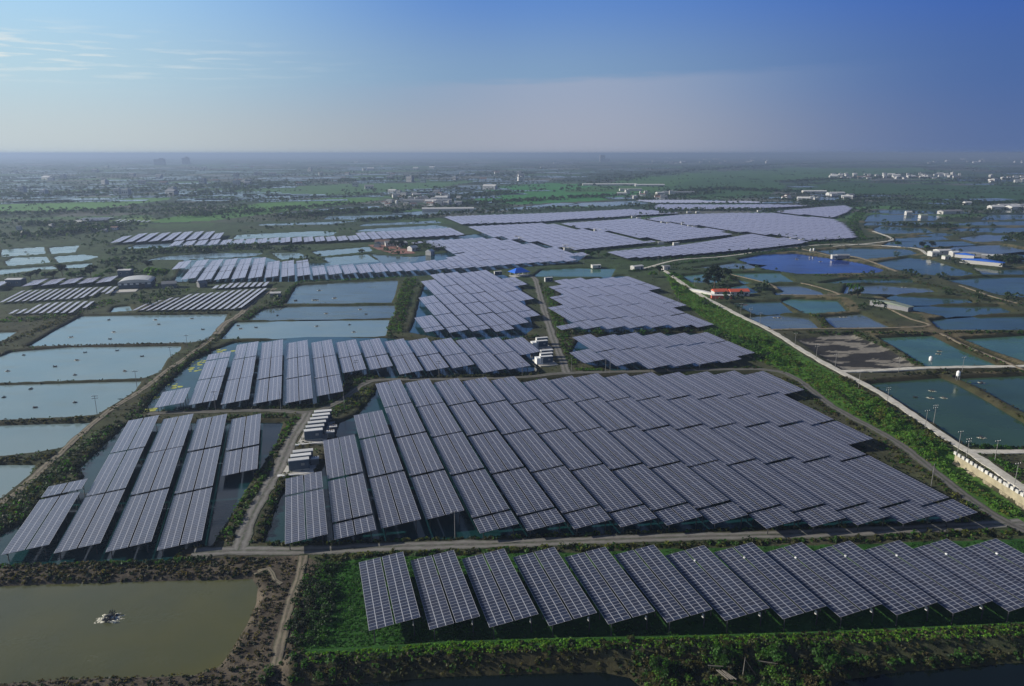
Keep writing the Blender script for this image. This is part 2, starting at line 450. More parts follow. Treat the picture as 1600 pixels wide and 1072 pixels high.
# ------------------------------------------------------------------ ponds (survey points on the water's edge)
PONDS = [
 ('left', [(42,540),(85,516),(128,494),(356,491),(349,503),(322,530),(300,534)]),
 ('left', [(-330,568),(-60,560),(0,557),(16,550),(106,543),(283,541),(281,548),(262,560),(250,580),(225,590),(0,597),(-360,606)]),
 ('left', [(-380,612),(0,602),(222,596),(210,611),(176,632),(150,647),(110,650),(0,655),(-420,662)]),
 ('left', [(-440,674),(0,665),(146,661),(126,677),(94,699),(60,705),(0,711),(-480,720)]),
 ('left', [(-500,736),(0,727),(56,727),(46,742),(0,778),(-120,830),(-560,850)]),
 ('left', [(-60,536),(-60,521),(27,519),(0,533)]),
 ('panel', [(-40,880),(0,834),(30,816),(80,785),(128,752),(133,742),(122,733),(160,698),(195,666),(215,661),(442,661),(432,695),(396,745),(356,810),(332,846),(318,872)]),
 ('olive', [(-520,940),(0,916),(100,912),(250,908),(394,905),(403,918),(399,943),(385,975),(362,1012),(342,1038),(302,1051),(100,1057),(0,1064),(-620,1090)]),
 ('grey', [(447,473),(464,446),(540,441),(622,438),(619,455),(611,472),(530,473)]),
 ('grey', [(386,499),(412,483),(455,479),(619,477),(614,496),(500,498)]),
 ('left', [(346,528),(369,504),(470,501),(609,500),(602,524),(480,527)]),
 ('panel', [(221,643),(240,618),(264,597),(302,563),(332,548),(368,535),(480,528),(600,528),(720,538),(838,534),(842,560),(838,580),(700,588),(612,592),(576,586),(545,584),(532,606),(526,626),(440,634),(300,638)]),
 ('panel', [(640,518),(648,500),(655,470),(664,446),(690,432),(760,424),(790,430),(815,452),(822,480),(834,510),(812,529),(720,532)]),
 ('panel', [(878,440),(975,431),(1010,452),(1036,478),(1080,509),(1000,519),(905,519),(884,500),(876,465)]),
 ('panel', [(892,552),(904,530),(960,523),(1090,521),(1150,548),(1140,562),(1080,572),(962,578),(940,572),(912,566)]),
 ('panel', [(414,844),(428,800),(444,762),(500,738),(520,700),(530,660),(560,648),(584,618),(592,598),(720,594),(900,588),(1060,584),(1190,581),(1218,612),(1300,674),(1350,712),(1440,770),(1500,806),(1480,822),(1200,832),(900,840),(660,846)]),
 ('teal', [(833,431),(846,422),(900,419),(962,420),(954,432)]),
 ('panel', [(272,440),(288,406),(412,401),(450,412),(540,410),(640,402),(700,395),(692,382),(662,376),(762,364),(800,371),(850,383),(916,398),(902,409),(700,428),(560,436),(440,440)]),
 ('left', [(172,487),(178,480),(203,478),(206,485)]),
 ('left', [(2,401),(4,390),(68,386),(71,396)]),
 ('left', [(77,387),(123,384),(117,394),(81,396)]),
 ('left', [(8,408),(20,403),(73,401),(78,410),(12,415)]),
 ('left', [(84,401),(130,398),(156,401),(130,407),(92,410)]),
 ('left', [(-120,436),(0,421),(145,411),(140,418),(60,422),(-120,444)]),
 ('left', [(487,393),(576,386),(582,392),(502,400)]),
 ('left', [(504,403),(574,398),(590,408),(520,413)]),
 ('grey', [(580,398),(652,402),(646,408),(600,410)]),
 ('left', [(424,395),(468,396),(482,402),(440,405)]),
 ('left', [(364,373),(371,367),(500,361),(525,363),(519,368)]),
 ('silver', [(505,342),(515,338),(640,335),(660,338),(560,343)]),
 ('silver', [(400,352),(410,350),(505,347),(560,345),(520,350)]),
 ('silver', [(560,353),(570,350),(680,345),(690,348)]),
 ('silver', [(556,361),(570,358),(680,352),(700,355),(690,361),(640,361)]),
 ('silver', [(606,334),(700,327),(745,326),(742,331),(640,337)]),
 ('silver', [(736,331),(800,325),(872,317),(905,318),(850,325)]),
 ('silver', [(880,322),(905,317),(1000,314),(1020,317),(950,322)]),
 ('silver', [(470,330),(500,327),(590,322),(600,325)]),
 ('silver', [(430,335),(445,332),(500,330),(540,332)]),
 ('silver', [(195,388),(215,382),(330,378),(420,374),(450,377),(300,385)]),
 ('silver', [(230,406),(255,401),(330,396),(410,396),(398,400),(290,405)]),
 # right side
 ('blue', [(1154,405),(1195,398),(1242,396.5),(1292,403),(1342,410),(1380,420),(1370,425),(1250,427),(1198,420)]),
 ('navy', [(1276,392),(1330,388),(1422,389),(1434,396),(1400,400),(1345,404),(1318,402)]),
 ('navy', [(1358,412),(1420,403),(1450,405),(1522,426),(1500,430),(1440,428)]),
 ('navy', [(1358,337),(1370,335),(1470,337),(1460,344),(1352,346)]),
 ('navy', [(1350,351),(1356,348),(1480,348),(1490,351)]),
 ('navy', [(1366,358),(1376,354),(1445,357),(1457,363),(1376,365)]),
 ('navy', [(1394,373),(1470,369),(1482,374),(1404,377)]),
 ('navy', [(1378,385),(1392,378),(1502,377),(1522,382),(1440,386)]),
 ('grey', [(1500,372),(1540,367),(1572,368),(1588,376),(1522,377)]),
 ('navy', [(1534,343),(1545,336),(1640,335),(1640,342)]),
 ('navy', [(1480,351),(1520,347),(1640,345),(1640,352)]),
 ('grey', [(1478,389),(1500,384),(1562,383),(1602,390),(1602,396),(1520,395)]),
 ('navy', [(1548,399),(1600,394),(1660,398),(1660,414),(1575,405)]),
 ('navy', [(1478,438),(1540,434),(1600,433),(1680,435),(1690,472),(1562,460),(1520,448)]),
 ('grey', [(1208,447),(1272,446),(1286,459),(1216,460)]),
 ('teal', [(1136,449),(1164,446),(1186,456),(1152,459)]),
 ('navy', [(1480,360),(1500,357),(1640,355),(1640,361),(1560,363)]),
 ('navy', [(1360,331),(1375,328),(1500,330),(1520,333),(1400,334)]),
 ('grey', [(1545,331),(1560,329),(1640,328),(1640,333)]),
 ('navy', [(1430,368),(1470,364),(1490,366),(1480,368)]),
 ('deep', [(1520,417),(1560,421),(1640,420),(1640,428),(1540,428)]),
 ('teal', [(1142,428),(1216,427),(1241,439),(1162,441)]),
 ('teal', [(1068,431),(1106,428),(1127,432),(1117,440),(1085,440)]),
 ('grey', [(1086,418),(1150,411),(1192,414),(1170,419)]),
 ('deep', [(1284,441),(1330,436),(1422,436),(1428,440)]),
 ('grey', [(1320,457),(1326,447),(1380,446),(1450,450),(1462,455),(1380,458)]),
 ('navy', [(1384,465),(1400,462),(1512,467),(1520,472),(1412,475)]),
 ('navy', [(1418,484),(1430,479),(1562,480),(1582,487),(1480,493)]),
 ('navy', [(1458,501),(1500,496),(1690,495),(1690,513),(1474,513)]),
 ('teal', [(1224,471),(1236,468),(1306,470),(1321,485),(1262,488)]),
 ('navy', [(1146,474),(1216,472),(1239,487),(1182,489)]),
 ('grey', [(1168,496),(1216,493),(1262,497),(1276,510),(1264,515),(1200,515)]),
 ('grey', [(1288,496),(1346,492),(1396,512),(1384,515),(1314,514)]),
 ('teal', [(1376,529),(1470,525),(1592,572),(1582,577),(1472,578),(1450,570),(1420,552)]),
 ('teal', [(1508,531),(1620,524),(1700,540),(1700,570),(1612,565),(1560,550)]),
 ('deep', [(1358,601),(1470,592),(1490,600),(1530,621),(1600,661),(1700,704),(1700,712),(1640,695),(1500,693),(1440,655),(1400,625)]),
 ('deep', [(1498,593),(1600,589),(1720,590),(1720,662),(1650,664),(1600,640),(1530,605)]),
 ('black', [(420,1064),(600,1054),(900,1042),(985,1058),(1012,1080),(1020,1130),(400,1140)]),
 ('black', [(1306,1064),(1400,1050),(1640,1032),(1720,1140),(1300,1140)]),
]
def level(p, k):
    v = sum(q[1] for q in p) / len(p); u = sum(q[0] for q in p) / len(p)
    if k in ('panel', 'olive', 'black'): return -.9 if v > 430 else -.5
    if u > 1000: return -1.5 if v > 420 else (-1.2 if v > 385 else -.7)
    return -.95 if v > 420 else -.45
def pond_outline(p, lv):
    """far shore seen at the water level, near shore seen over the crest of its bank"""
    vs = [q[1] for q in p]; v0, v1 = min(vs), max(vs)
    return np.array([at(u, v, lv * (1 - (v - v0) / (v1 - v0))) for u, v in p])
POLY = [(k, pond_outline(p, level(p, k)), level(p, k)) for k, p in PONDS]
MUD = pts([(1248,531),(1330,524),(1382,545),(1436,578),(1392,583),(1328,583),(1290,560)], LEVEL)

ROADS = [
 ('gravel_road', 'gravel', 4.4, [(300,864),(372,860),(480,860),(640,853),(800,849),(900,845),(1100,838),(1300,832),(1530,821),(1600,816)]),
 ('gravel_road', 'gravel', 4.2, [(372,860),(394,805),(418,760),(434,735),(456,686),(476,654),(482,644)]),
 ('gravel_road', 'dark_gravel', 3.4, [(232,646),(330,643),(420,641),(482,644),(528,629),(552,612),(568,600),(600,593),(720,592),(820,589),(884,583),(1000,580),(1130,577),(1200,578),(1242,590),(1300,634),(1400,690),(1470,744),(1530,790),(1586,822),(1680,860)]),
 ('gravel_road', 'gravel', 4.2, [(886,583),(877,560),(865,530),(852,490),(843,460),(836,436),(822,428)]),
 ('concrete_road', 'white_road', 3.4, [(1022,416),(1040,424),(1085,455),(1150,490),(1200,514),(1260,551),(1312,580),(1372,612),(1430,650),(1480,685),(1530,715),(1600,763),(1700,830)]),
 ('concrete_road', 'white_road', 3.2, [(1000,421),(1060,406),(1136,400),(1240,386),(1322,381.5),(1424,387),(1450,398)]),
 ('concrete_road', 'white_road', 3.4, [(1312,580),(1380,578),(1450,574.5),(1600,572),(1720,571)]),
 ('concrete_road', 'tan', 3.0, [(1240,386),(1262,391),(1300,399),(1340,402),(1402,424)]),
 ('concrete_road', 'white_road', 3.6, [(1364,361),(1394,373),(1370,379),(1300,385)]),
 ('concrete_road', 'white_road', 3.0, [(1510,704),(1560,706),(1700,704)]),
 ('concrete_road', 'tan', 1.8, [(1200,515),(1270,513.5),(1400,512),(1452,508),(1420,497),(1385,480),(1360,470)]),
 ('concrete_road', 'tan', 1.9, [(1220,460.5),(1300,461),(1308,458),(1270,446),(1252,442)]),
 ('concrete_road', 'tan', 1.8, [(1470,521),(1510,541),(1560,561),(1600,578)]),
 ('concrete_road', 'tan', 1.9, [(1500,446),(1560,466),(1620,480)]),
 ('concrete_road', 'tan', 1.9, [(1140,428),(1200,443),(1215,452)]),
 ('dirt_path', 'dirt', 2.2, [(474,868),(466,905),(452,945),(442,985),(430,1040)]),
 ('dirt_path', 'dirt', 1.0, [(396,895),(420,888),(430,905),(440,912)]),
 ('dirt_path', 'dirt', 2.6, [(334,527),(302,550),(264,577),(216,613),(162,648),(92,709),(32,764),(-40,815)]),
 ('dirt_path', 'dirt', 4.0, [(338,522),(352,505),(372,493),(400,468),(430,450)]),
]
ROADP = [(n, m, w, pts(p, .1)) for n, m, w, p in ROADS]

# ------------------------------------------------------------------ terrain height field
ys = [70.0]
while ys[-1] < 3000: ys.append(ys[-1] + max(.55, .75 * ys[-1] ** 2 / 70500.0))
while ys[-1] < 45000: ys.append(ys[-1] * 1.07)
ys = np.array(ys)
ss = np.arange(-1.12, 1.1201, .0028)
GY, GS = np.meshgrid(ys, ss, indexing='ij')
GX = GS * (GY + 60)

def terrain(X, Y):
    """returns height, pond signed distance, road distance"""
    wob = (fbm(X, Y, 7, 3, 3) - .5) * 2.4 * np.clip(Y / 300, .6, 1.6)
    d = np.full(X.shape, -14.0)
    z = np.zeros(X.shape)
    for k, P, lv in POLY:
        dk = sdf(X, Y, P, 14.0) + (1.0 if P[:, 0].mean() > 150 and k != 'panel' else 0.0)
        d = np.maximum(d, dk)
        z = np.minimum(z, np.clip(lv - (.62 if k in ('panel', 'olive', 'black') else .85) * (dk + wob * .28 * (dk > -13)), -2.9, 0.0))
    d = d + wob * .28 * (d > -13)
    hump = np.clip((-d - 2.0) / 4.0, 0, 1)
    z = z + hump * (fbm(X, Y, 9, 11, 3) - .5) * .9
    # bank along the near canal stands higher
    bank = line_dist(X, Y, BANK, 14)
    z = np.maximum(z, 1.6 - np.clip(bank - 2.0, 0, 20) * .75)
    rd = np.full(X.shape, 1e3)
    for n, m, w, P in ROADP:
        if n == 'dirt_path': continue
        rd = np.minimum(rd, line_dist(X, Y, P, 16) - w / 2)
    zr = np.clip(-(rd - 1.0) * .6, -3, 0)
    near = np.clip(1 - (rd - .6) / 2.5, 0, 1)
    z = np.where(rd < 900, z * (1 - near) + np.minimum(z, 0) * 0 * near, z)
    z = np.maximum(z, np.where(rd < 15, zr, -9))
    dt = line_dist(X, Y, DITCH, 9)
    z = np.where(dt < 8, np.minimum(z, -2.4 + np.clip(dt - 2.0, 0, 9) * .55), z)
    md = sdf(X, Y, MUD, 12)
    z = np.where(md > -4, np.minimum(z, np.clip(-.35 * (md + 3), -1.5, 0)), z)
    return z, d, rd, md
DITCH = np.array([at(1492, 712), at(1625, 795)]) + np.array((-2.3, -1.5))
BANK = pts([(470,1026),(560,1022),(700,1012),(900,1006),(1100,1002),(1300,996),(1500,987),(1720,976)], 1.6)
GZ, GD, GR, GM = terrain(GX, GY)

# albedo zones
def zone(lst): return pts(lst, 0)
Z_LAWN = zone([(505,880),(560,872),(1600,842),(1720,980),(480,1036),(470,1010),(490,950)])
Z_MUDBANK = zone([(-400,880),(0,882),(330,872),(470,868),(505,880),(490,950),(455,1040),(430,1130),(-600,1130)])
Z_RIGHT = zone([(1036,424),(1062,428),(1120,475),(1200,520),(1260,558),(1320,592),(1400,640),(1480,697),(1540,745),(1620,800),(1640,850),(1585,818),(1530,785),(1470,740),(1400,686),(1300,632),(1240,588),(1185,560),(1125,515),(1060,465)])
FIELDS = [ # (polygon, colour) far farmland
 ([(-200,338),(0,334),(160,326),(262,312),(270,306),(120,316),(-200,325)], (.075,.135,.045)),
 ([(200,350),(330,345),(520,322),(600,312),(560,306),(400,318),(330,330)], (.06,.115,.035)),
 ([(340,300),(420,292),(620,286),(740,284),(680,294),(560,304),(420,306)], (.055,.095,.045)),
 ([(740,312),(770,292),(860,286),(1000,292),(1010,302),(930,314),(800,320)], (.035,.115,.04)),
 ([(1030,275),(1180,264),(1440,262),(1460,268),(1240,280),(1100,288)], (.040,.075,.030)),
 ([(1220,300),(1300,284),(1520,290),(1760,296),(1760,318),(1560,316),(1400,304)], (.026,.052,.024)),
 ([(1000,300),(1060,282),(1200,276),(1230,292),(1200,304),(1080,310)], (.032,.062,.028)),
 ([(880,300),(1000,276),(1100,272),(1080,282),(1020,300)], (.045,.085,.03)),
 ([(170,345),(230,338),(250,344),(225,352)], (.09,.12,.04)),
]
hsh = fbm(GX, GY, 40, 21, 3)
hs2 = fbm(GX, GY, 6, 31, 3)
A_, B_ = to_ab(GX, GY)
base = np.stack([.046 + .045 * hs2, .041 + .036 * hs2, .030 + .022 * hs2], -1)           # dike soil
green = np.stack([.020 + .022 * hs2, .032 + .034 * hs2, .010 + .009 * hs2], -1)
alb = base * (1 - hsh[..., None]) + green * hsh[..., None]
mid = np.clip((GY - 380) / 250, 0, 1)[..., None] * np.where(GX < 260, 1.0, .45)[..., None]
alb = alb * (1 - mid * .75) + np.stack([.022 + .026 * hs2, .042 + .048 * hs2, .018 + .014 * hs2], -1) * mid * .75
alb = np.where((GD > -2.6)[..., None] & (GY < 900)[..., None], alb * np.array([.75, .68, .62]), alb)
far = np.clip((GY - 900) / 400, 0, 1)[..., None]
# far plain: patchwork of paddies, woods and bare plots aligned with the farm grid
ca = np.floor(A_ / np.where(GY < 2500, 60, 150)); cb = np.floor((B_ + 37 * (ca % 3)) / np.where(GY < 2500, 110, 260))
pal_gain = 1.35; h1 = hash2(ca, cb, 5); h2 = hash2(ca, cb, 9)
pal = np.array([(.026,.050,.026), (.020,.038,.024), (.038,.085,.030), (.048,.054,.045), (.016,.030,.022), (.032,.060,.032), (.075,.080,.075), (.024,.044,.028)])
patch = pal[(h1 * 7.999).astype(int)] * pal_gain * (.7 + .6 * h2[..., None])
alb = alb * (1 - far) + patch * far
for P, c in FIELDS:
    ins = inside(GX, GY, zone(P))
    alb[ins] = np.array(c) * np.array((1.1, 1.45, 1.1)) * (.8 + .4 * hsh[ins][:, None])
ins = inside(GX, GY, Z_LAWN); alb[ins] = np.array((.020, .070, .010)) * (.6 + .9 * hs2[ins][:, None])
ins = inside(GX, GY, Z_MUDBANK); alb[ins] = np.array((.080, .066, .048)) * (.35 + 1.2 * hs2[ins][:, None])
ins = inside(GX, GY, Z_RIGHT); alb[ins] = np.array((.055, .125, .018)) * (.6 + .8 * hs2[ins][:, None])
streak = fbm(GX + .5 * GY, GY * 3.2, 16, 41, 4)
mudc = np.where((streak > .60)[..., None], np.array((.20, .185, .155)), np.array((.030, .029, .027)))
alb = np.where((GM > -1.0)[..., None], mudc, alb)
# pale dry strips on top of a few dikes on the right
dry = (GX > 200) & (GD > -9) & (GD < -2.2) & (fbm(GX, GY, 60, 51, 2) > .5) & (GY < 1100) & ~inside(GX, GY, Z_RIGHT)
alb = np.where(dry[..., None], alb * .45 + np.array((.17, .135, .075)) * .55 * (.5 + hs2[..., None]), alb)

ny, nx = GX.shape
V = np.stack([GX, GY, GZ], -1).reshape(-1, 3)
idx = np.arange(ny * nx).reshape(ny, nx)
Q = np.stack([idx[:-1, :-1], idx[:-1, 1:], idx[1:, 1:], idx[1:, :-1]], -1).reshape(-1, 4)
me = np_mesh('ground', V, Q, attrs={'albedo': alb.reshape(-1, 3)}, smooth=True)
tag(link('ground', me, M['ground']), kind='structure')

# ------------------------------------------------------------------ water sheets
def grow(P, r):
    n = len(P)
    area = sum(P[i][0] * P[(i + 1) % n][1] - P[(i + 1) % n][0] * P[i][1] for i in range(n))
    sg = 1 if area > 0 else -1
    out = []
    for i in range(n):
        a, b, c = P[i - 1], P[i], P[(i + 1) % n]
        e1 = (b - a) / (np.linalg.norm(b - a) + 1e-9); e2 = (c - b) / (np.linalg.norm(c - b) + 1e-9)
        n1 = np.array((e1[1], -e1[0])) * sg; n2 = np.array((e2[1], -e2[0])) * sg
        m = n1 + n2; L = np.linalg.norm(m)
        m = m / L if L > .3 else n1
        out.append(b + m * min(r / max(.45, m @ n1), 2 * r))
    return np.array(out)

for k, P, lv in POLY:
    G = grow(P, 3.0 if P[:, 0].mean() > 150 and k != 'panel' else 2.2)
    me = bpy.data.meshes.new('pond_water')
    bm = bmesh.new()
    vs = [bm.verts.new((p[0], p[1], lv)) for p in G]
    f = bm.faces.new(vs); f.normal_update()
    if f.normal.z < 0: f.normal_flip()
    bmesh.ops.triangulate(bm, faces=[f])
    bm.to_mesh(me); bm.free()
    tag(link('pond_water', me, WATER[k]), kind='structure')

# ------------------------------------------------------------------ roads
def resample(P, step):
    out = [P[0]]
    # smooth with Catmull-Rom
    Q = np.vstack([2 * P[0] - P[1], P, 2 * P[-1] - P[-2]])
    for i in range(1, len(Q) - 2):
        L = np.linalg.norm(Q[i + 1] - Q[i]); n = max(2, int(L / step))
        for j in range(1, n + 1):
            t = j / n
            out.append(.5 * (2 * Q[i] + (Q[i + 1] - Q[i - 1]) * t + (2 * Q[i - 1] - 5 * Q[i] + 4 * Q[i + 1] - Q[i + 2]) * t * t + (3 * Q[i] - Q[i - 1] - 3 * Q[i + 1] + Q[i + 2]) * t ** 3))
    return np.array(out)

for ri, (name, mat, w, P) in enumerate(ROADP):
    S = resample(P, 2.0)
    T = np.gradient(S, axis=0); T /= np.linalg.norm(T, axis=1)[:, None] + 1e-9
    Nn = np.stack([T[:, 1], -T[:, 0]], -1)
    wl = w / 2 * (1 + (vnoise(S[:, 0], S[:, 1], 4, 60 + ri) - .5) * .55)
    wr = w / 2 * (1 + (vnoise(S[:, 0], S[:, 1], 4, 80 + ri) - .5) * .55)
    if name == 'dirt_path':
        zb = terrain(S[:, 0], S[:, 1])[0] + .10
    else:
        zb = np.full(len(S), .10 + .006 * ri)
    cross = [(-1.12, -.45), (-1.0, 0), (0, .03), (1.0, 0), (1.12, -.45)]
    rows = []
    for s, dz in cross:
        ww = np.where(s < 0, wl, wr)
        rows.append(np.column_stack([S + Nn * (s * ww)[:, None], zb + dz]))
    VV = np.stack(rows, 1).reshape(-1, 3); n = len(S)
    idx = np.arange(n * 5).reshape(n, 5)
    QQ = np.stack([idx[:-1, :-1], idx[:-1, 1:], idx[1:, 1:], idx[1:, :-1]], -1).reshape(-1, 4)[:, ::-1]
    ac = np.tile(np.array([1.12, 1.0, 0.0, 1.0, 1.12]), n)
    tag(link(name, np_mesh(name, VV, QQ, smooth=False, attrs={'across': np.repeat(ac[:, None], 3, 1)}), M[mat]), kind='structure')

# ------------------------------------------------------------------ solar tables
WT, TILT = 10.4, R(6.1)
ORD = ['first','second','third','fourth','fifth','sixth','seventh','eighth','ninth','tenth','eleventh','twelfth','thirteenth','fourteenth','fifteenth','sixteenth','seventeenth','eighteenth','nineteenth','twentieth','twenty-first','twenty-second','twenty-third','twenty-fourth','twenty-fifth','twenty-sixth','twenty-seventh','twenty-eighth','twenty-ninth','thirtieth','thirty-first','thirty-second','thirty-third','thirty-fourth','thirty-fifth']
_blocks = {}
def block_mesh(L, x0, ncol, wide, zl, tilt, sunk=0):
    """one glazed half of a table: modules ncol wide, L metres long, tilt baked in"""
    key = (round(L, 1), x0, ncol, wide, zl, tilt)
    if key in _blocks: return _blocks[key]
    ct, st = math.cos(tilt), math.sin(tilt)
    def P(x, y, h): return (x * ct - h * st, y, zl + x * st + h * ct)
    x1 = x0 + wide
    V, Fq, mi, uv = [], [], [], []
    n = max(1, round(L / 1.05))
    top = [P(x0, 0, 0), P(x1, 0, 0), P(x1, L, 0), P(x0, L, 0)]
    bot = [P(x0, 0, -.09), P(x1, 0, -.09), P(x1, L, -.09), P(x0, L, -.09)]
    V = top + bot
    Fq = [(0, 1, 2, 3), (7, 6, 5, 4), (4, 5, 1, 0), (5, 6, 2, 1), (6, 7, 3, 2), (7, 4, 0, 3)]
    uv = [(0, 0), (ncol, 0), (ncol, n), (0, n)] + [(.5, .5)] * 20
    me = np_mesh('panel_block', np.array(V), np.array(Fq), uv=np.array(uv), mat_index=[0, 1, 1, 1, 1, 1])
    me.materials.append(M['panel']); me.materials.append(M['black'])  # underside and edges black: shade under the table put into the colour
    _blocks[key] = me
    return me
_legs = {}
def leg_mesh(z1):
    z1 = round(z1, 1)
    if z1 not in _legs:
        b = MB(); b.tube((0, 0, -2.6), (0, 0, z1), .13, n=7)
        b.box(0, 0, z1 - .12, .5, .5, .12)
        me = b.mesh('leg'); me.materials.append(M['dark_metal']); _legs[z1] = me
    return _legs[z1]
_beams = {}
def beam_mesh(L):
    if L not in _beams:
        b = MB(); b.box(0, L / 2, -.1, .16, L - .4, .2)
        me = b.mesh('support_beam'); me.materials.append(M['black']); _beams[L] = me  # beam blackened to paint in the shade below the panels
    return _beams[L]

# every array: description, low edge height, azimuth, columns of (b, [boundaries along a])
def cut(near, far, gaps):
    return [near] + [g for g in gaps if near + 4 < g < far - 4] + [far]
ARR = []
n_near = [130.2,127.1,124.4,121.5,118.6,115.8,112.9,110.1,107.3,104.6,101.8,99.0,96.3]
n_far = [156.8,154.0,151.2,148.5,145.3,142.6,139.6,136.9,133.7,130.9,127.9,124.8,122.0]
ARR.append(('front row over grass', 3.7, R(-16.06), [(7.1 + 11.95 * k, [n_near[k], n_far[k]]) for k in range(13)]))
ARR.append(('big central array', 2.4, AZ, list(zip([-8.3 + 12.15 * k for k in range(17)], [
 [172.6,200,212.3],[171.3,179.9,207.7,239.3],[173.6,205.3,237.3,261.4],[174.9,202.7,235.1,266.9,298.4],
 [163.7,171.8,199.9,231.6,263.7,295.6],[161.3,169.4,197.2,229.5,262,292.8],[158.7,167.1,194.7,226.9,259.4,291.1],
 [156.1,164.1,192.4,224,256.6,288.5],[153.4,161.4,189.3,221.3,253.7,281.2],[150.6,158.9,187,218.7,251.3,281.4],
 [144.4,152.8,184.3,216.4,248.4,281.6],[141.7,149.8,181.8,213.8,246,277.9],[139.1,147.1,179.4,211.2,243.6,276.6],
 [136.2,144.7,176.9,208.8,240.6,274.3],[133.8,142.4,174.2,206.1,238.2,270.7],[184.8,203.5,236.2,268.0],[235.9,264.1]]))))
ARR.append(('lower left array', 1.35, R(-17.36), [(-73.7,[190.3,222.1,230.3]),(-61.45,[187.2,219.1,251.8,284.0]),(-49.2,[184.0,215.9,248.4,281.3]),(-37.05,[181.0,213.0,245.6,277.6]),(-24.75,[222.3,242.6,274.3])]))
bc = [[293.1,313.7],[292.7,326.1,358,369.1],[289.7,322,355.9,385.8],[287,319.6,352.6,385],[284.1,316.8,349.9,381.9],[289.3,314,347.1,378.9],[319,343.9,376.1],[320.5,341.6,374.1],[309.5,339.1,370.1],[311.1,336.3,368],[312.1,333.2,364.7],[301.2,330.8,361],[302.7,328.6,358.2],[324.4,354.7]]
ARR.append(('second row behind crossroad', 2.2, AZ, [(-57.6 + 12.22 * k, bc[k]) for k in range(14)]))
cg = [392,420,454,487,520,553]
cc = [[383.9,392.8,422.7],[379.3,391.5,424.6,459.7,483.5],[378.5,387.5,421,454.6,489,523,546.9],[373.9,386.8,419.6,453.7,487,521,553,576.4],[386.4,419,453,487,520,553,579],[403,419,452,486,519.5,553,576],[452,486,519.5,552,581],[506,520,540]]
ARR.append(('block left of lane', 2.2, AZ, [(65 + 12.55 * k, cc[k]) for k in range(8)]))
dc = [[367.7,376.6],[365.4,383.4,418,427],[362,384.6,419,452.2,459.4],[360.2,385,419.6,452.2,486,497],[358,384,418.8,452.3,485.5,520.4],[354.4,383.4,418,451.8,485.2,523],[351.2,383,417.5,451.2,484.8,518.5],[403.6,417,451,484.5,518],[462.2,484.2,517.6]]
ARR.append(('block right of lane', 2.2, AZ, [(139.0 + 12.7 * k, dc[k]) for k in range(9)]))
ec = [[302.5,322.3],[293.9,318.6,350.5],[285.5,318.5,346.5],[285,318,346.4],[284.8,316.9,341.9],[284.2,317,337.9],[291.9,316.5,336.3]]
ARR.append(('small right-hand block', 2.2, AZ, [(126.3 + 12.5 * k, ec[k]) for k in range(7)]))
ff = [712]*5 + [685]*3 + [644.5]*7 + [640]
fg = [639.5, 673]
fcols = [(-88.4 + 12.43 * k, cut(597 if k else 606, ff[k], fg)) for k in range(16)]
gg = [606,640,673,706,739,772]
for k, (a0, a1) in enumerate([(598,650),(598,650),(599,669),(600,688),(603,808),(606,810),(608,812),(611,815),(612,805),(612,786),(611,745),(640,705),(640,660)]):
    fcols.append((110 + 12.43 * k, cut(a0, a1, gg)))
fcols += [(-103.0,[664,710]), (122.5,[783,798]), (134.8,[742,772,803]), (147.2,[694,706,739,772,806])]
ARR.append(('long distant row', 2.6, AZ, fcols))
scol = []
for k in range(26):
    b = -130.5 + 12.63 * k
    nr = 838 + max(0, b - 60) * .13; fr = (884 if b < 70 else 915) + max(0, b - 60) * .2
    if b > 186: continue
    scol.append((b, [nr, (nr + fr) / 2, fr] if fr - nr > 55 else [nr, fr]))
ARR.append(('narrow distant strip', 2.2, AZ, scol))
ARR.append(('far left strip', 2.2, AZ, [(-197.5 + 12.85 * k, [890 + (k > 3) * 4, (985 if 0 < k < 8 else 958)]) for k in range(9)]))
ARR.append(('left farm row', 2.2, AZ, [(-222.8 + 12.3 * k, [610.5, 637.5]) for k in range(7) if k != 1]))

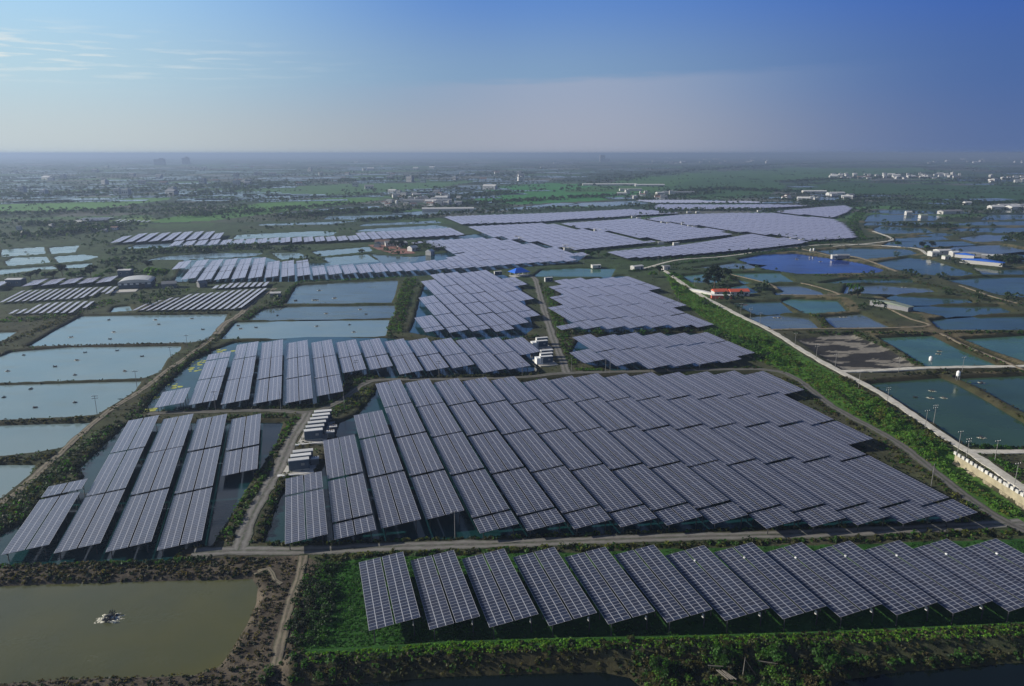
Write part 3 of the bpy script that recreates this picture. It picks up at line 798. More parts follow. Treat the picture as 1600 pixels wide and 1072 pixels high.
# very distant blocks: cells clipped by their outlines
def clip_block(poly, zl=2.4, pitch=12.4, seg=33.0):
    P = [to_ab(*at(u, v, zl)) for u, v in poly]
    bs = [p[1] for p in P]; out = []
    b = math.ceil(min(bs) / pitch) * pitch
    while b < max(bs):
        c = b + 5.2; xs = []
        for i in range(len(P)):
            (a0, b0), (a1, b1) = P[i], P[(i + 1) % len(P)]
            if (b0 > c) != (b1 > c): xs.append(a0 + (a1 - a0) * (c - b0) / (b1 - b0))
        xs.sort()
        for i in range(0, len(xs) - 1, 2):
            k0 = math.floor(xs[i] / seg); g = [seg * (k0 + j) for j in range(1, 14)]
            if xs[i + 1] - xs[i] > 16: out.append((b, cut(xs[i] + 5, xs[i + 1] - 5, g)))
        b += pitch
    return out
FARPOLY = [
 [(683,339),(700,342),(722,351),(780,349.5),(850,347),(900,343),(960,340),(1000,337),(1062,334),(1020,329),(980,327),(900,331),(840,333.5),(760,336)],
 [(728,354),(757,368),(795,373.5),(835,379),(862,386),(910,391.5),(1025,380),(985,372),(950,365),(930,361),(895,357.5),(870,352),(845,348.5)],
 [(866,349.5),(905,356),(935,361),(945,361.5),(970,365.5),(1000,371),(1045,379),(1090,374),(1150,367.5),(1120,360.5),(1085,355),(1035,348.5),(1000,343.5),(985,341.5),(930,345.5)],
 [(1004,341.5),(1035,346.5),(1080,351.5),(1130,359),(1150,362),(1190,366),(1240,371),(1268,377),(1340,373),(1335,365),(1320,351),(1300,342),(1250,338.5),(1200,333),(1140,333),(1060,335.5)],
 [(948,393),(975,405),(1010,404),(1100,398),(1200,389),(1265,381),(1250,377),(1190,368.5),(1165,366),(1100,377),(1050,384),(1000,388)],
 [(1023,327.5),(1024,319.5),(1130,320),(1192,319.5),(1250,321),(1270,322),(1200,325.5),(1120,327.5)],
 [(1200,330.5),(1250,326.5),(1275,324),(1318,321),(1333,326),(1325,333),(1305,340.5),(1265,336.5)],
]
TAB = []          # (projected size, array, column, segment, b, a0, a1, zl, az, n_segments)
def proj_area(a0, a1, b, zl, az):
    P = []
    for a, bb in ((a0, b), (a0, b + WT), (a1, b + WT), (a1, b)):
        x, y = from_ab(a, bb, az); d = y * CP - (zl - H) * SP; u = y * SP + (zl - H) * CP
        P.append((800 + F * x / d, 536 - F * u / d))
    if all(p[0] < 0 or p[0] > 1600 for p in P): return 0
    return abs(sum(P[i][0] * P[(i + 1) % 4][1] - P[(i + 1) % 4][0] * P[i][1] for i in range(4))) / 2
for ai, (desc, zl, az, cols) in enumerate(ARR):
    for ci, (b, bd) in enumerate(cols):
        for si in range(len(bd) - 1):
            a0, a1 = bd[si] + (.6 if si else 0), bd[si + 1] - (.6 if si < len(bd) - 2 else 0)
            TAB.append((proj_area(a0, a1, b, zl, az), desc, ci, si, b, a0, a1, zl, az, len(bd) - 1))
for poly in FARPOLY:
    for b, bd in clip_block(poly):
        for si in range(len(bd) - 1):
            TAB.append((proj_area(bd[si], bd[si + 1], b, 2.4, AZ) * .01, None, 0, si, b, bd[si] + .5, bd[si + 1] - .5, 2.4, AZ, 0))
TAB.sort(key=lambda t: -t[0])
def label_for(desc, ci, si, ns):
    s = 'solar table of the %s, %s column from left' % (desc, ORD[ci])
    if ns > 1: s += ', %s from near end' % ORD[si]
    return s
rest = []
for ti, (ar, desc, ci, si, b, a0, a1, zl, az, ns) in enumerate(TAB):
    if ti >= 300 or desc is None:
        rest.append((b, a0, a1, zl, az)); continue
    L = round((a1 - a0) * 2) / 2
    x, y = from_ab(a0, b, az)
    t = empty('solar_table', x, y, 0, -az)
    t.rotation_euler = (R(random.gauss(0, .18)), R(random.gauss(0, .22)), -az)
    tag(t, label_for(desc, ci, si, ns), 'solar table', 'solar tables of the ' + desc)
    link('panel_block', block_mesh(L, 0.0, 3, 5.10, zl, TILT), (), t)
    link('panel_block', block_mesh(L, 5.52, 3, 5.10, zl, TILT), (), t)
    if desc == 'front row over grass': ny_ = 5
    elif si == 0 and y < 420: ny_ = 4 if L > 14 else 2
    elif y < 330: ny_ = 2
    else: ny_ = 2 if L > 20 else 1
    for lx in (1.1, 9.3):
        zt = zl + lx * math.tan(TILT) - .3
        bm_ = link('support_beam', beam_mesh(L), (), t); bm_.location = (lx, 0, zt)
        for j in range(ny_):
            ly = .8 + (L - 1.6) * (j / (ny_ - 1) if ny_ > 1 else .5)
            lg = link('leg', leg_mesh(zt), (), t); lg.location = (lx, ly, 0)
    if desc == 'front row over grass':
        mb = MB(); mb.box(0, 0, -.35, .30, .55, .7); mb.box(0, -.3, -.2, .2, .05, .4)
        ib = mb.build('inverter_box', M['white'], t); ib.location = (9.3, 1.3, 2.6)
        if ci > 5:
            mb = MB(); mb.box(0, 0, 0, .34, .5, .25); jb = mb.build('junction_box', M['white'], t)
            jb.location = (5.2, L - 5.0, zl + 5.2 * math.tan(TILT) + .01)

V, Fq, UV, MI = [], [], [], []
for b, a0, a1, zl, az in rest:
    for x0 in (0, 5.52):
        L = a1 - a0; ct, st = math.cos(TILT), math.sin(TILT)
        n = len(V); nr_ = max(1, round(L / 1.05))
        for dz in (0, -.15):
            for xx, yy in ((x0, a0), (x0 + 5.10, a0), (x0 + 5.10, a1), (x0, a1)):
                X, Y = from_ab(yy, b + xx * ct, az); V.append((X, Y, zl + xx * st + dz))
        Fq += [(n, n+1, n+2, n+3), (n+7, n+6, n+5, n+4), (n+4, n+5, n+1, n), (n+5, n+6, n+2, n+1), (n+6, n+7, n+3, n+2), (n+7, n+4, n, n+3)]
        UV += [(0, 0), (3, 0), (3, nr_), (0, nr_)] + [(.5, .5)] * 20; MI += [0, 1, 1, 1, 1, 1]
    # posts
    for yy in np.arange(a0 + 2, a1, 14):
        for xx in (1.1, 9.3):
            X, Y = from_ab(yy, b + xx, az); n = len(V); r = .15; zt = zl + xx * math.tan(TILT) - .1
            for dx, dy in ((-r, -r), (r, -r), (r, r), (-r, r)): V.append((X + dx, Y + dy, -2.4))
            for dx, dy in ((-r, -r), (r, -r), (r, r), (-r, r)): V.append((X + dx, Y + dy, zt))
            Fq += [(n, n+1, n+5, n+4), (n+1, n+2, n+6, n+5), (n+2, n+3, n+7, n+6), (n+3, n, n+4, n+7)]
            UV += [(.5, .5)] * 16; MI += [1] * 4
me = np_mesh('distant_solar_tables', np.array(V), np.array(Fq), uv=np.array(UV), mat_index=MI)
tag(link('distant_solar_tables', me, [M['panel'], M['black']]), 'vast field of pale solar tables far beyond the crossroad blocks', 'solar field', kind='stuff')  # black slot paints shade onto undersides and posts

# narrow steep racks on the farm at the left
_rk = {}
def rack_mesh(L, w, tilt, zl):
    key = (round(L), w)
    if key in _rk: return _rk[key]
    ct, st = math.cos(tilt), math.sin(tilt); L = key[0]
    V = [(x * ct, y, zl + x * st + h) for h in (0, -.1) for x, y in ((0, 0), (w, 0), (w, L), (0, L))]
    Fq = [(0, 1, 2, 3), (7, 6, 5, 4), (4, 5, 1, 0), (5, 6, 2, 1), (6, 7, 3, 2), (7, 4, 0, 3)]
    uv = [(0, 0), (2, 0), (2, L), (0, L)] + [(.5, .5)] * 20
    n = 8; MI = [0, 1, 1, 1, 1, 1]
    for yy in (1.0, L / 2, L - 1.0):
        xx, r, zt = w * .5, .09, zl + w * .5 * st - .1
        n = len(V)
        V += [(xx + dx, yy + dy, z) for z in (-1.5, zt) for dx, dy in ((-r, -r), (r, -r), (r, r), (-r, r))]
        Fq += [(n, n+1, n+5, n+4), (n+1, n+2, n+6, n+5), (n+2, n+3, n+7, n+6), (n+3, n, n+4, n+7)]; uv += [(.5, .5)] * 16; MI += [1] * 4
    me = np_mesh('solar_rack', np.array(V), np.array(Fq), uv=np.array(uv), mat_index=MI)
    me.materials.append(M['rack']); me.materials.append(M['dark_metal'])
    _rk[key] = me
    return me
def racks(lst, az, w, desc, zl=1.2, tilt=R(9)):
    for i, (b, a0, a1) in enumerate(lst):
        x, y = from_ab(a0, b)
        o = link('solar_rack', rack_mesh(a1 - a0, w, tilt, zl))
        o.location = (x, y, 0); o.rotation_euler = (0, 0, -az)
        tag(o, 'narrow pale solar rack in the %s, %s from the left' % (desc, ORD[i]), 'solar rack', 'narrow solar racks in the ' + desc)
nb = [(-194 + 4.36 * i, 552.5, 597) for i in range(11)] + [(-146.5, 554.5, 597), (-142, 559.5, 596), (-137.4, 573, 597), (-133.2, 566, 596)]
racks(nb, AZ, 2.5, 'upper left farm row')
nc = [(-175.2 + 4.36 * i, 510 - i * 1.0, [522, 523, 537, 540, 541, 541, 540.5, 540, 540][i]) for i in range(9)] + [(-135.8, 516, 538.5)]
racks(nc, AZ, 2.5, 'lower left farm row')
nd_n = [499,498,496,495.2,494.3,493.6,492.9,491.7,491,489.9,489.2,488.5,487.3,486.6,485.4,487.7]
nd_f = [521.6,529.7,537.2,535.6,546.8,548.2,547.8,549.1,549.7,551.6,554,555.5,555.3,554.9,555.8,556]
racks([(-103.3 + 4.26 * i, nd_n[i], nd_n[i] + (nd_f[i] - nd_n[i]) * 1.02) for i in range(16)], R(-5.2), 2.6, 'fan shaped field before ponds')
racks([(-62.4 + 4.4 * i, 566, [579,582,587,587,586.5,586,585,584,584][i]) for i in range(9)], R(-10), 3.0, 'short row below distant tables')
fr = []
for i in range(11):
    fr.append(to_ab(*at(115 + i * 4.6, 347 - i * .1)) )
racks([(p[1], p[0], p[0] + 60) for p in fr], R(-16.66), 3.6, 'farthest left cluster')
fr = [to_ab(*at(172 + i * 9, 350 - i * .2)) for i in range(7)]
racks([(p[1], p[0], p[0] + 65 - i * 6) for i, p in enumerate(fr)], R(-16.66), 4.5, 'yellowish cluster in green field')
fr = [to_ab(*at(1025 + i * 7.8, 318.3)) for i in range(22)]
racks([(p[1], p[0], p[0] + (90 if i < 13 else 50)) for i, p in enumerate(fr)], R(-16.66), 9, 'striped row beyond central blocks')

# ------------------------------------------------------------------ foliage
def leaf_cloud(C, Rad, n, size, tint, seed, flat=.0, spread=.28):
    """n leaf sprays round each centre; returns vertices, faces, tints"""
    r = np.random.default_rng(seed)
    K = len(C)
    d = r.normal(size=(K, n, 3)); d /= np.linalg.norm(d, axis=2, keepdims=True)
    d[..., 2] = np.where(d[..., 2] < -.3, -d[..., 2], d[..., 2])
    rad = r.uniform(.35, 1.0, (K, n, 1)) ** .6 * r.uniform(.8, 1.15, (K, n, 1))
    p = C[:, None, :] + d * rad * Rad[:, None, :]
    nrm = d + r.normal(size=d.shape) * .7; nrm[..., 2] += flat; nrm /= np.linalg.norm(nrm, axis=2, keepdims=True)
    u = np.cross(nrm, r.normal(size=d.shape)); u /= np.linalg.norm(u, axis=2, keepdims=True) + 1e-9
    w = np.cross(nrm, u)
    s = size[:, None, None] * r.uniform(.6, 1.4, (K, n, 1))
    u, w = u * s, w * s * r.uniform(.5, 1.0, (K, n, 1))
    quad = np.stack([p - u - w * .6, p + u * .7 - w, p + u + w * .7, p - u * .6 + w], 2)
    t = tint[:, None, :] * r.uniform(1 - spread, 1 + spread, (K, n, 1)) * (1 + r.normal(size=(K, n, 3)) * .06)
    t = np.repeat(t[:, :, None, :], 4, 2)
    V = quad.reshape(-1, 3)
    return V, np.arange(len(V)).reshape(-1, 4), np.clip(t.reshape(-1, 3), .002, .6)

def ground_z(x, y):
    return terrain(np.asarray(x, float), np.asarray(y, float))[0]

def along(line, width, step, seed, z=0.0):
    """random points in a strip round a survey polyline"""
    r = np.random.default_rng(seed); P = pts(line, z); out = []
    for a, b in zip(P[:-1], P[1:]):
        L = np.linalg.norm(b - a); n = max(1, int(L * max(width, 1.5) / step ** 2))
        t = r.random(n); d = (b - a) / L; nn = np.array((d[1], -d[0]))
        out.append(a + np.outer(t, b - a) + np.outer((r.random(n) - .5) * width, nn))
    return np.vstack(out)

def inpoly(poly, step, seed, z=0.0):
    r = np.random.default_rng(seed); P = pts(poly, z)
    lo, hi = P.min(0), P.max(0); n = int((hi[0] - lo[0]) * (hi[1] - lo[1]) / step ** 2)
    q = lo + r.random((n, 2)) * (hi - lo)
    return q[inside(q[:, 0], q[:, 1], P)]

def off_roads(p, m=.4):
    rd = np.full(len(p), 1e3)
    for n, mm, w, P in ROADP: rd = np.minimum(rd, line_dist(p[:, 0], p[:, 1], P, 8) - w / 2)
    return p[rd > m]

G1, G2, G3 = (.030, .085, .010), (.060, .135, .014), (.095, .110, .018)
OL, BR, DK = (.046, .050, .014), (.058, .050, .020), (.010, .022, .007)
def tints(n, cols, seed):
    r = np.random.default_rng(seed); c = np.array(cols)
    return c[r.integers(0, len(c), n)] * r.uniform(.7, 1.3, (n, 1))

_sd = [100]
def plant(name, spots, n, rmin, rmax, hk, leaf, cols, dry=True, sink=.15):
    """low growth that nobody could count: one mesh"""
    _sd[0] += 1; sd = _sd[0]
    r = np.random.default_rng(sd)
    Cs, Rs, Ss, Ts = [], [], [], []
    p = spots
    z = ground_z(p[:, 0], p[:, 1])
    if dry:
        k = z > -.75; p, z = p[k], z[k]
    rr = r.uniform(rmin, rmax, len(p)) * (.6 + .8 * vnoise(p[:, 0], p[:, 1], 11, sd))
    C = np.column_stack([p, z + rr * hk * (.5 - sink)])
    Rad = np.column_stack([rr, rr, rr * hk])
    V, Fq, T = leaf_cloud(C, Rad, n, np.full(len(p), leaf) * (.7 + .3 * rr / rmax), tints(len(p), cols, sd), sd, .3)
    return (V, Fq, T)
def join(name, parts, label=None):
    V, Fq, T, k = [], [], [], 0
    for v, f, t in parts:
        V.append(v); Fq.append(f + k); T.append(t); k += len(v)
    o = link(name, np_mesh(name, np.vstack(V), np.vstack(Fq), attrs={'tint': np.vstack(T)}), M['leaf'])
    return tag(o, label, 'greenery', kind='stuff')

# right hand green belt between the two roads
belt = [(1038,422),(1060,428),(1118,476),(1198,522),(1258,562),(1318,594),(1398,643),(1476,698),(1538,748),(1640,828),(1640,856),(1588,818),(1530,784),(1470,738),(1400,684),(1300,628),(1240,586),(1180,562),(1122,514),(1058,466)]
parts = []
b = off_roads(inpoly(belt, 2.3, 1), 1.2); b = b[line_dist(b[:, 0], b[:, 1], DITCH, 9) > 3.2]
den = fbm(b[:, 0], b[:, 1], 18, 71, 2)
parts.append(plant('x', b[den > .5], 46, .7, 1.9, .85, .30, [G1, G2, G2, G3, (.07, .16, .018)]))
parts.append(plant('x', off_roads(inpoly(belt, 1.25, 2), .5), 14, .3, .8, .6, .22, [G2, G2, G3, (.08, .17, .02)]))
join('undergrowth', parts, 'dense bright green thicket between the pale road and the gravel track')
# olive strip beside the central array
parts = []
s2 = [(1212,590),(1240,594),(1300,642),(1385,690),(1460,742),(1530,796),(1560,820),(1520,812),(1480,772),(1380,704),(1366,688),(1260,622)]
parts.append(plant('x', off_roads(inpoly(s2, 1.7, 3), .4), 22, .4, 1.2, .7, .24, [OL, G1, G3, BR]))
for i, (ln, w, st, cols, rm) in enumerate([
  ([(330,545),(272,590),(222,645),(142,700),(62,770),(-20,832)], 11, 1.7, [DK, DK, OL, G1], 1.6),
  ([(310,552),(330,530),(362,520)], 8, 1.7, [DK, OL], 1.4),
  ([(130,756),(100,778),(40,815),(0,830)], 6, 1.4, [G1, G2, DK], 1.2),
  ([(370,527),(480,521),(612,521)], 5, 1.5, [DK, G1], 1.3),
  ([(600,526),(640,532),(720,534),(845,527)], 6, 1.5, [DK, G1, OL], 1.5),
  ([(880,521),(960,520),(1040,517),(1112,514)], 7, 1.6, [DK, G1, OL], 2.2),
  ([(1105,516),(1180,545),(1200,562)], 9, 1.8, [DK, G1, G2], 2.4),
  ([(420,849),(520,851),(640,847),(800,843),(1000,834),(1200,829),(1400,824),(1516,818)], 3.2, 1.0, [DK, G1, OL, G3], .9),
  ([(525,868),(640,862),(800,857),(1000,850),(1200,843),(1400,836),(1530,830),(1640,826)], 4.5, 1.1, [DK, G1, G3, OL], 1.0),
  ([(350,846),(386,790),(426,722),(446,684),(462,650)], 5, 1.3, [G1, G2, OL, DK], 1.1),
  ([(402,848),(424,790),(444,745),(468,706)], 4, 1.2, [G1, DK, BR, OL], 1.0),
  ([(250,640),(330,637),(440,636),(520,630),(545,608),(570,594)], 4, 1.3, [G1, OL, DK], 1.0),
  ([(480,652),(530,645),(566,620),(584,604)], 9, 1.4, [OL, G1, DK, G3], 1.2),
  ([(545,608),(560,590),(590,586)], 9, 1.5, [DK, OL, G1], 1.2),
  ([(330,655),(450,650)], 4, 1.3, [G1, DK, OL], 1.0),
  ([(620,590),(740,588),(860,584)], 3, 1.2, [DK, OL], .9),
  ([(840,440),(848,478),(860,515),(872,548)], 5, 1.5, [OL, G1, G3], 1.2),
  ([(856,448),(868,490),(882,530),(892,570)], 6, 1.5, [G1, G2, OL], 1.3),
  ([(898,577),(940,577)], 4, 1.1, [G2, G2, G3], .8),
  ([(940,581),(1060,578),(1190,574)], 3, 1.2, [OL, DK, G1], .8),
  ([(642,436),(630,470),(616,520)], 9, 1.8, [G1, DK, G2, OL], 1.7),
  ([(438,478),(452,452),(470,440),(560,437),(640,432)], 4, 1.6, [G1, G2, DK], 1.2),
  ([(380,500),(400,484),(440,472)], 6, 1.7, [G1, OL], 1.2),
  ([(0,500),(60,500),(120,486),(180,470)], 14, 2.4, [G1, G2, DK, OL], 1.5),
  ([(-30,545),(40,525),(120,490)], 8, 2.0, [BR, DK, OL], 1.2),
  ([(150,493),(250,490),(350,489)], 3, 1.6, [DK, BR, OL], .9),
  ([(0,541),(150,538),(290,536)], 2.0, 1.3, [BR, OL], .5),
  ([(0,599),(120,597),(220,594)], 2.0, 1.2, [BR, OL], .5),
  ([(0,659),(100,657),(150,652)], 4.0, 1.2, [BR, OL, DK], .7),
  ([(0,718),(60,716),(100,705)], 5.0, 1.2, [BR, OL, DK], .8),
  ([(0,880),(200,876),(330,872)], 4.0, 1.1, [DK, G1], .8),
  ([(0,900),(150,892),(330,888),(410,890)], 10.0, 1.1, [BR, (.07,.055,.035), DK], .5),
  ([(1130,405),(1060,412),(985,425)], 8, 2.2, [DK, G1], 1.8),
  ([(1000,408),(1110,401),(1240,391)], 7, 2.4, [DK, G1], 2.0),
  ([(1240,383),(1330,377),(1370,372)], 9, 2.8, [DK, G1], 2.0),
  ([(1340,372),(1330,350),(1345,332)], 16, 3.6, [G1, DK, G2], 2.2),
  ([(1050,418),(1130,428),(1150,440)], 9, 2.4, [DK, OL, G1], 1.4),
  ([(1270,430),(1350,431),(1430,433)], 7, 2.2, [G1, OL, BR], 1.2),
  ([(1430,440),(1480,452),(1560,470),(1640,480)], 8, 2.3, [BR, OL, G1], 1.1),
  ([(1270,490),(1285,500),(1290,514)], 5, 1.7, [G3, OL, G1], .9),
  ([(1240,520),(1330,520),(1470,521),(1640,518)], 5, 1.7, [DK, OL, G1], 1.2),
  ([(1330,518),(1380,540),(1440,574)], 6, 1.7, [OL, DK, G1], 1.2),
  ([(1480,530),(1540,558),(1600,585)], 5, 1.7, [OL, BR, G1], 1.0),
  ([(1470,588),(1520,615),(1600,655),(1680,700)], 5, 1.5, [G3, OL, G1, BR], 1.0),
  ([(1316,590),(1372,626),(1440,668),(1490,696)], 4, 1.3, [OL, G3, DK, BR], .9),
  ([(1500,698),(1560,700),(1640,702)], 3, 1.2, [DK, G1], 1.0),
  ([(1540,716),(1580,735),(1640,770)], 9, 1.4, [G1, G2], 1.1),
  ([(1410,585),(1500,582),(1600,580)], 3, 1.4, [DK, OL], .8),
 ]):
    parts.append(plant('x', off_roads(along(ln, w, st, 300 + i)), 18, .35 * rm, rm, .8, .22 + .05 * rm, cols))
join('hedge_foliage', parts, 'mixed dark and olive bushes along the dikes and tracks')
# loose tufts everywhere the land is dry
r = np.random.default_rng(5)
yy = 1 / (1 / 900 + r.random(26000) * (1 / 115 - 1 / 900)); xx = (r.random(26000) * 2 - 1) * .80 * (yy + 30)
q = np.column_stack([xx, yy])
zz, dd, rdd, mm = terrain(xx, yy)
k = (zz > -.7) & (rdd > .5) & (mm < -1) & ~inside(xx, yy, Z_MUDBANK) & ~inside(xx, yy, Z_LAWN)
q = q[k]
parts = [plant('x', q, 7, .25, .8, .7, .26, [OL, BR, G1, DK, OL])]
q = inpoly([(-300,895),(0,886),(330,876),(466,872),(480,900),(470,1000),(440,1080),(-300,1110)], 1.0, 17)
parts.append(plant('x', off_roads(q, .3), 9, .2, .6, .6, .20, [BR, (.085,.07,.045), (.06,.047,.03), (.10,.082,.055), DK, DK]))
join('grass_tufts', parts, 'dry grass and weeds scattered over the pond dikes')
# lush lawn under the front row
parts = []
lawn = [(508,884),(560,874),(1600,846),(1700,978),(700,1014),(482,1034),(472,1010),(492,950)]
q = inpoly(lawn, .7, 21); q = q[(line_dist(q[:, 0], q[:, 1], BANK, 9) > 3) & ((q[:, 0] < -8) | (np.random.default_rng(3).random(len(q)) < .25))]
parts.append(plant('x', q, 14, .35, .6, .28, .15, [(.018, .080, .010), (.026, .095, .013), (.036, .110, .015)]))
bank = off_roads(along([(476,1030),(560,1024),(700,1013),(900,1007),(1100,1003),(1300,997),(1500,988),(1700,978)], 3.4, .55, 22, 1.6))
parts.append(plant('x', bank, 14, .2, .5, .6, .15, [(.07, .19, .012), (.09, .21, .015), (.11, .19, .02)]))
join('grass', parts, 'lush green ground cover beside and below the front row')
parts = []
for i, (ln, w, st, cols, rm, n) in enumerate([
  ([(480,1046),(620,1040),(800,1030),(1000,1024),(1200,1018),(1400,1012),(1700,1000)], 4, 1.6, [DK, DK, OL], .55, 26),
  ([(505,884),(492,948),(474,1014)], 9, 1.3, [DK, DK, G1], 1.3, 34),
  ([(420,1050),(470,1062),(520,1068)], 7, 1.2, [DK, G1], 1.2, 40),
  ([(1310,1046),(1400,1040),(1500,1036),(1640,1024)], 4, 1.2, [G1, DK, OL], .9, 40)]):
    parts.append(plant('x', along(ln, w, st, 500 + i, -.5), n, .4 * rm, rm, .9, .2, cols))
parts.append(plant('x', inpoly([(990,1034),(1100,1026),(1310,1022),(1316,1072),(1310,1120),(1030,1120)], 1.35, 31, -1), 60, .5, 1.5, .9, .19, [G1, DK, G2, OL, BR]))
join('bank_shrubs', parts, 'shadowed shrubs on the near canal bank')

# far woods: rows and belts of trees that read as one mass
r = np.random.default_rng(77)
C, T, Sx = [], [], []
FZ = [zone(P_) for P_, c_ in FIELDS]
def belt_far(line, width, n, h):
    P = pts(line); seg = np.linalg.norm(np.diff(P, axis=0), axis=1); cum = np.concatenate([[0], np.cumsum(seg)])
    for t in r.random(n) * cum[-1]:
        i = min(len(seg) - 1, np.searchsorted(cum, t) - 1); i = max(i, 0)
        p = P[i] + (P[i + 1] - P[i]) * (t - cum[i]) / seg[i] + r.normal(size=2) * width
        C.append((p[0], p[1])); Sx.append(h * .62 * r.uniform(.6, 1.3))
for ln, w, n, h in [
  ([(-50,338),(120,332),(260,322),(420,312)], 9, 260, 4), ([(0,372),(100,366),(190,352)], 16, 240, 5), ([(20,352),(110,352),(160,360)], 16, 160, 5),
  ([(160,414),(260,402),(420,396),(470,388)], 7, 150, 3.5), ([(180,398),(330,392),(420,386)], 7, 150, 4),
  ([(560,346),(640,342),(700,338)], 5, 100, 4), ([(700,322),(760,318),(850,312),(960,306)], 14, 260, 6), ([(640,312),(740,306),(800,300)], 24, 220, 6),
  ([(960,318),(1000,314),(1040,308),(1120,302)], 10, 160, 6), ([(1060,300),(1130,296),(1220,300)], 30, 260, 7), ([(1220,312),(1300,318),(1380,312),(1480,314)], 12, 220, 5),
  ([(1540,375),(1600,372),(1680,372)], 10, 220, 5), ([(1490,320),(1600,316),(1700,318)], 10, 140, 5), ([(1380,352),(1480,356),(1600,358)], 7, 140, 4),
  ([(540,332),(600,330),(660,334)], 9, 120, 5), ([(440,340),(520,334),(560,330)], 8, 140, 5), ([(280,340),(420,330),(560,318)], 16, 200, 5),
  ([(860,300),(980,280),(1040,270),(1200,258),(1400,252)], 40, 420, 8), ([(260,310),(420,290),(640,278),(820,272)], 60, 360, 8),
  ([(1220,285),(1350,278),(1500,280),(1640,282)], 14, 300, 7), ([(0,306),(200,300),(420,286)], 50, 300, 8), ([(640,380),(690,392),(700,398)], 7, 110, 3.2),
  ([(720,346),(760,352),(860,354)], 3, 60, 3), ([(1560,410),(1600,404),(1640,404)], 6, 110, 4)]:
    belt_far(ln, w, n, h)
for i in range(1500):
    v = 246 + 84 * r.random() ** .8; u = r.uniform(-60, 1660)
    p = at(u, v); k = r.integers(1, 5)
    if r.random() < .85 and any(inside(p[None, 0], p[None, 1], P_)[0] for P_ in FZ): continue
    if v > 300 and vnoise(np.array([p[0]]), np.array([p[1]]), 120, 61)[0] < .55: continue
    for j in range(k):
        C.append((p[0] + r.normal() * 22 * (1 + p[1] / 2500), p[1] + r.normal() * 10)); Sx.append(r.uniform(2, 4.2))
for i in range(1500):
    v = 247 + 90 * r.random() ** 1.1; u = r.uniform(-80, 1680); p = at(u, v)
    if r.random() < .85 and any(inside(p[None, 0], p[None, 1], P_)[0] for P_ in FZ): continue
    n = r.integers(4, 13); al = r.random() < .8; dist = (4 + p[1] / 700) * r.uniform(.8, 1.6)
    for j in range(n):
        q = from_ab(*(np.array(to_ab(*p)) + (np.array((0, j * dist * 1.6)) if al else np.array((j * dist, 0)))))
        C.append((q[0] + r.normal() * 2, q[1] + r.normal() * 2)); Sx.append(r.uniform(1.6, 3.6))
for i in range(8500):
    v = 335 + 150 * r.random() ** 1.3; u = r.uniform(-60, 1660); p = at(u, v)
    if (u > 700 and v > 395 and u < 1100) or (435 < u < 650 and v > 436): continue
    if vnoise(np.array([p[0]]), np.array([p[1]]), 45, 62)[0] < (.40 if u < 460 else .48): continue
    C.append((p[0], p[1])); Sx.append(r.uniform(.5, 2.4))
C = np.array(C); Sx = np.array(Sx)
k = C[:, 1] > 100; C, Sx = C[k], Sx[k]
# keep solar fields and ponds clear
_t = terrain(C[:, 0], C[:, 1]); bad = (_t[1] > -2.2) | (_t[2] < 2)
for poly in FARPOLY + [[(-20,428),(200,425),(212,440),(205,458),(190,478),(150,494),(-20,494)], [(195,492),(330,446),(335,436),(422,434),(430,450),(402,492)], [(170,392),(178,378),(250,350),(370,346),(372,372),(210,394)],
  [(262,446),(275,405),(420,398),(460,412),(560,405),(700,392),(660,374),(770,360),(900,385),(900,412),(640,432),(440,446)], [(430,385),(440,358),(640,350),(770,352),(765,372),(600,384)], [(180,432),(240,430),(240,460),(180,462)]]: bad |= inside(C[:, 0], C[:, 1], pts(poly))
C, Sx = C[~bad], Sx[~bad]
Sx = Sx * np.where(C[:, 1] > 1300, .72, 1.0)
wd = Sx * (1.1 + np.clip(C[:, 1] / 2500, 0, 2.5))
V, Fq, T = leaf_cloud(np.column_stack([C, Sx * .9]), np.column_stack([wd * .8, wd * .8, Sx]), 17, wd * .27, tints(len(C), [(.022, .042, .020), (.030, .060, .020), (.030, .055, .025), (.040, .066, .028)], 9), 9, .2)
o = link('distant_woods', np_mesh('distant_woods', V, Fq, attrs={'tint': T}), M['leaf'])
tag(o, 'hazy belts of trees across the far plain', 'woods', kind='stuff')

pr = np.random.default_rng(91); V, Q4 = [], []
for i in range(420):
    v = 246 + 74 * pr.random() ** .9; u = pr.uniform(-60, 1660) if i % 2 else pr.uniform(-60, 760)
    a, b_ = to_ab(*at(u, v)); wa, wb = pr.uniform(18, 50) * (1 + a / 3000), pr.uniform(40, 150) * (1 + a / 4000)
    X, Y = from_ab(a, b_)
    if any(inside(np.array([X]), np.array([Y]), zone(P))[0] for P, c in FIELDS): continue
    k = len(V)
    for da, db in ((0, 0), (0, wb), (wa, wb), (wa, 0)):
        x, y = from_ab(a + da, b_ + db); V.append((x, y, .55))
    Q4.append((k, k + 1, k + 2, k + 3))
tag(link('flooded_paddies', np_mesh('flooded_paddies', np.array(V), np.array(Q4)), WATER['silver']), kind='structure')

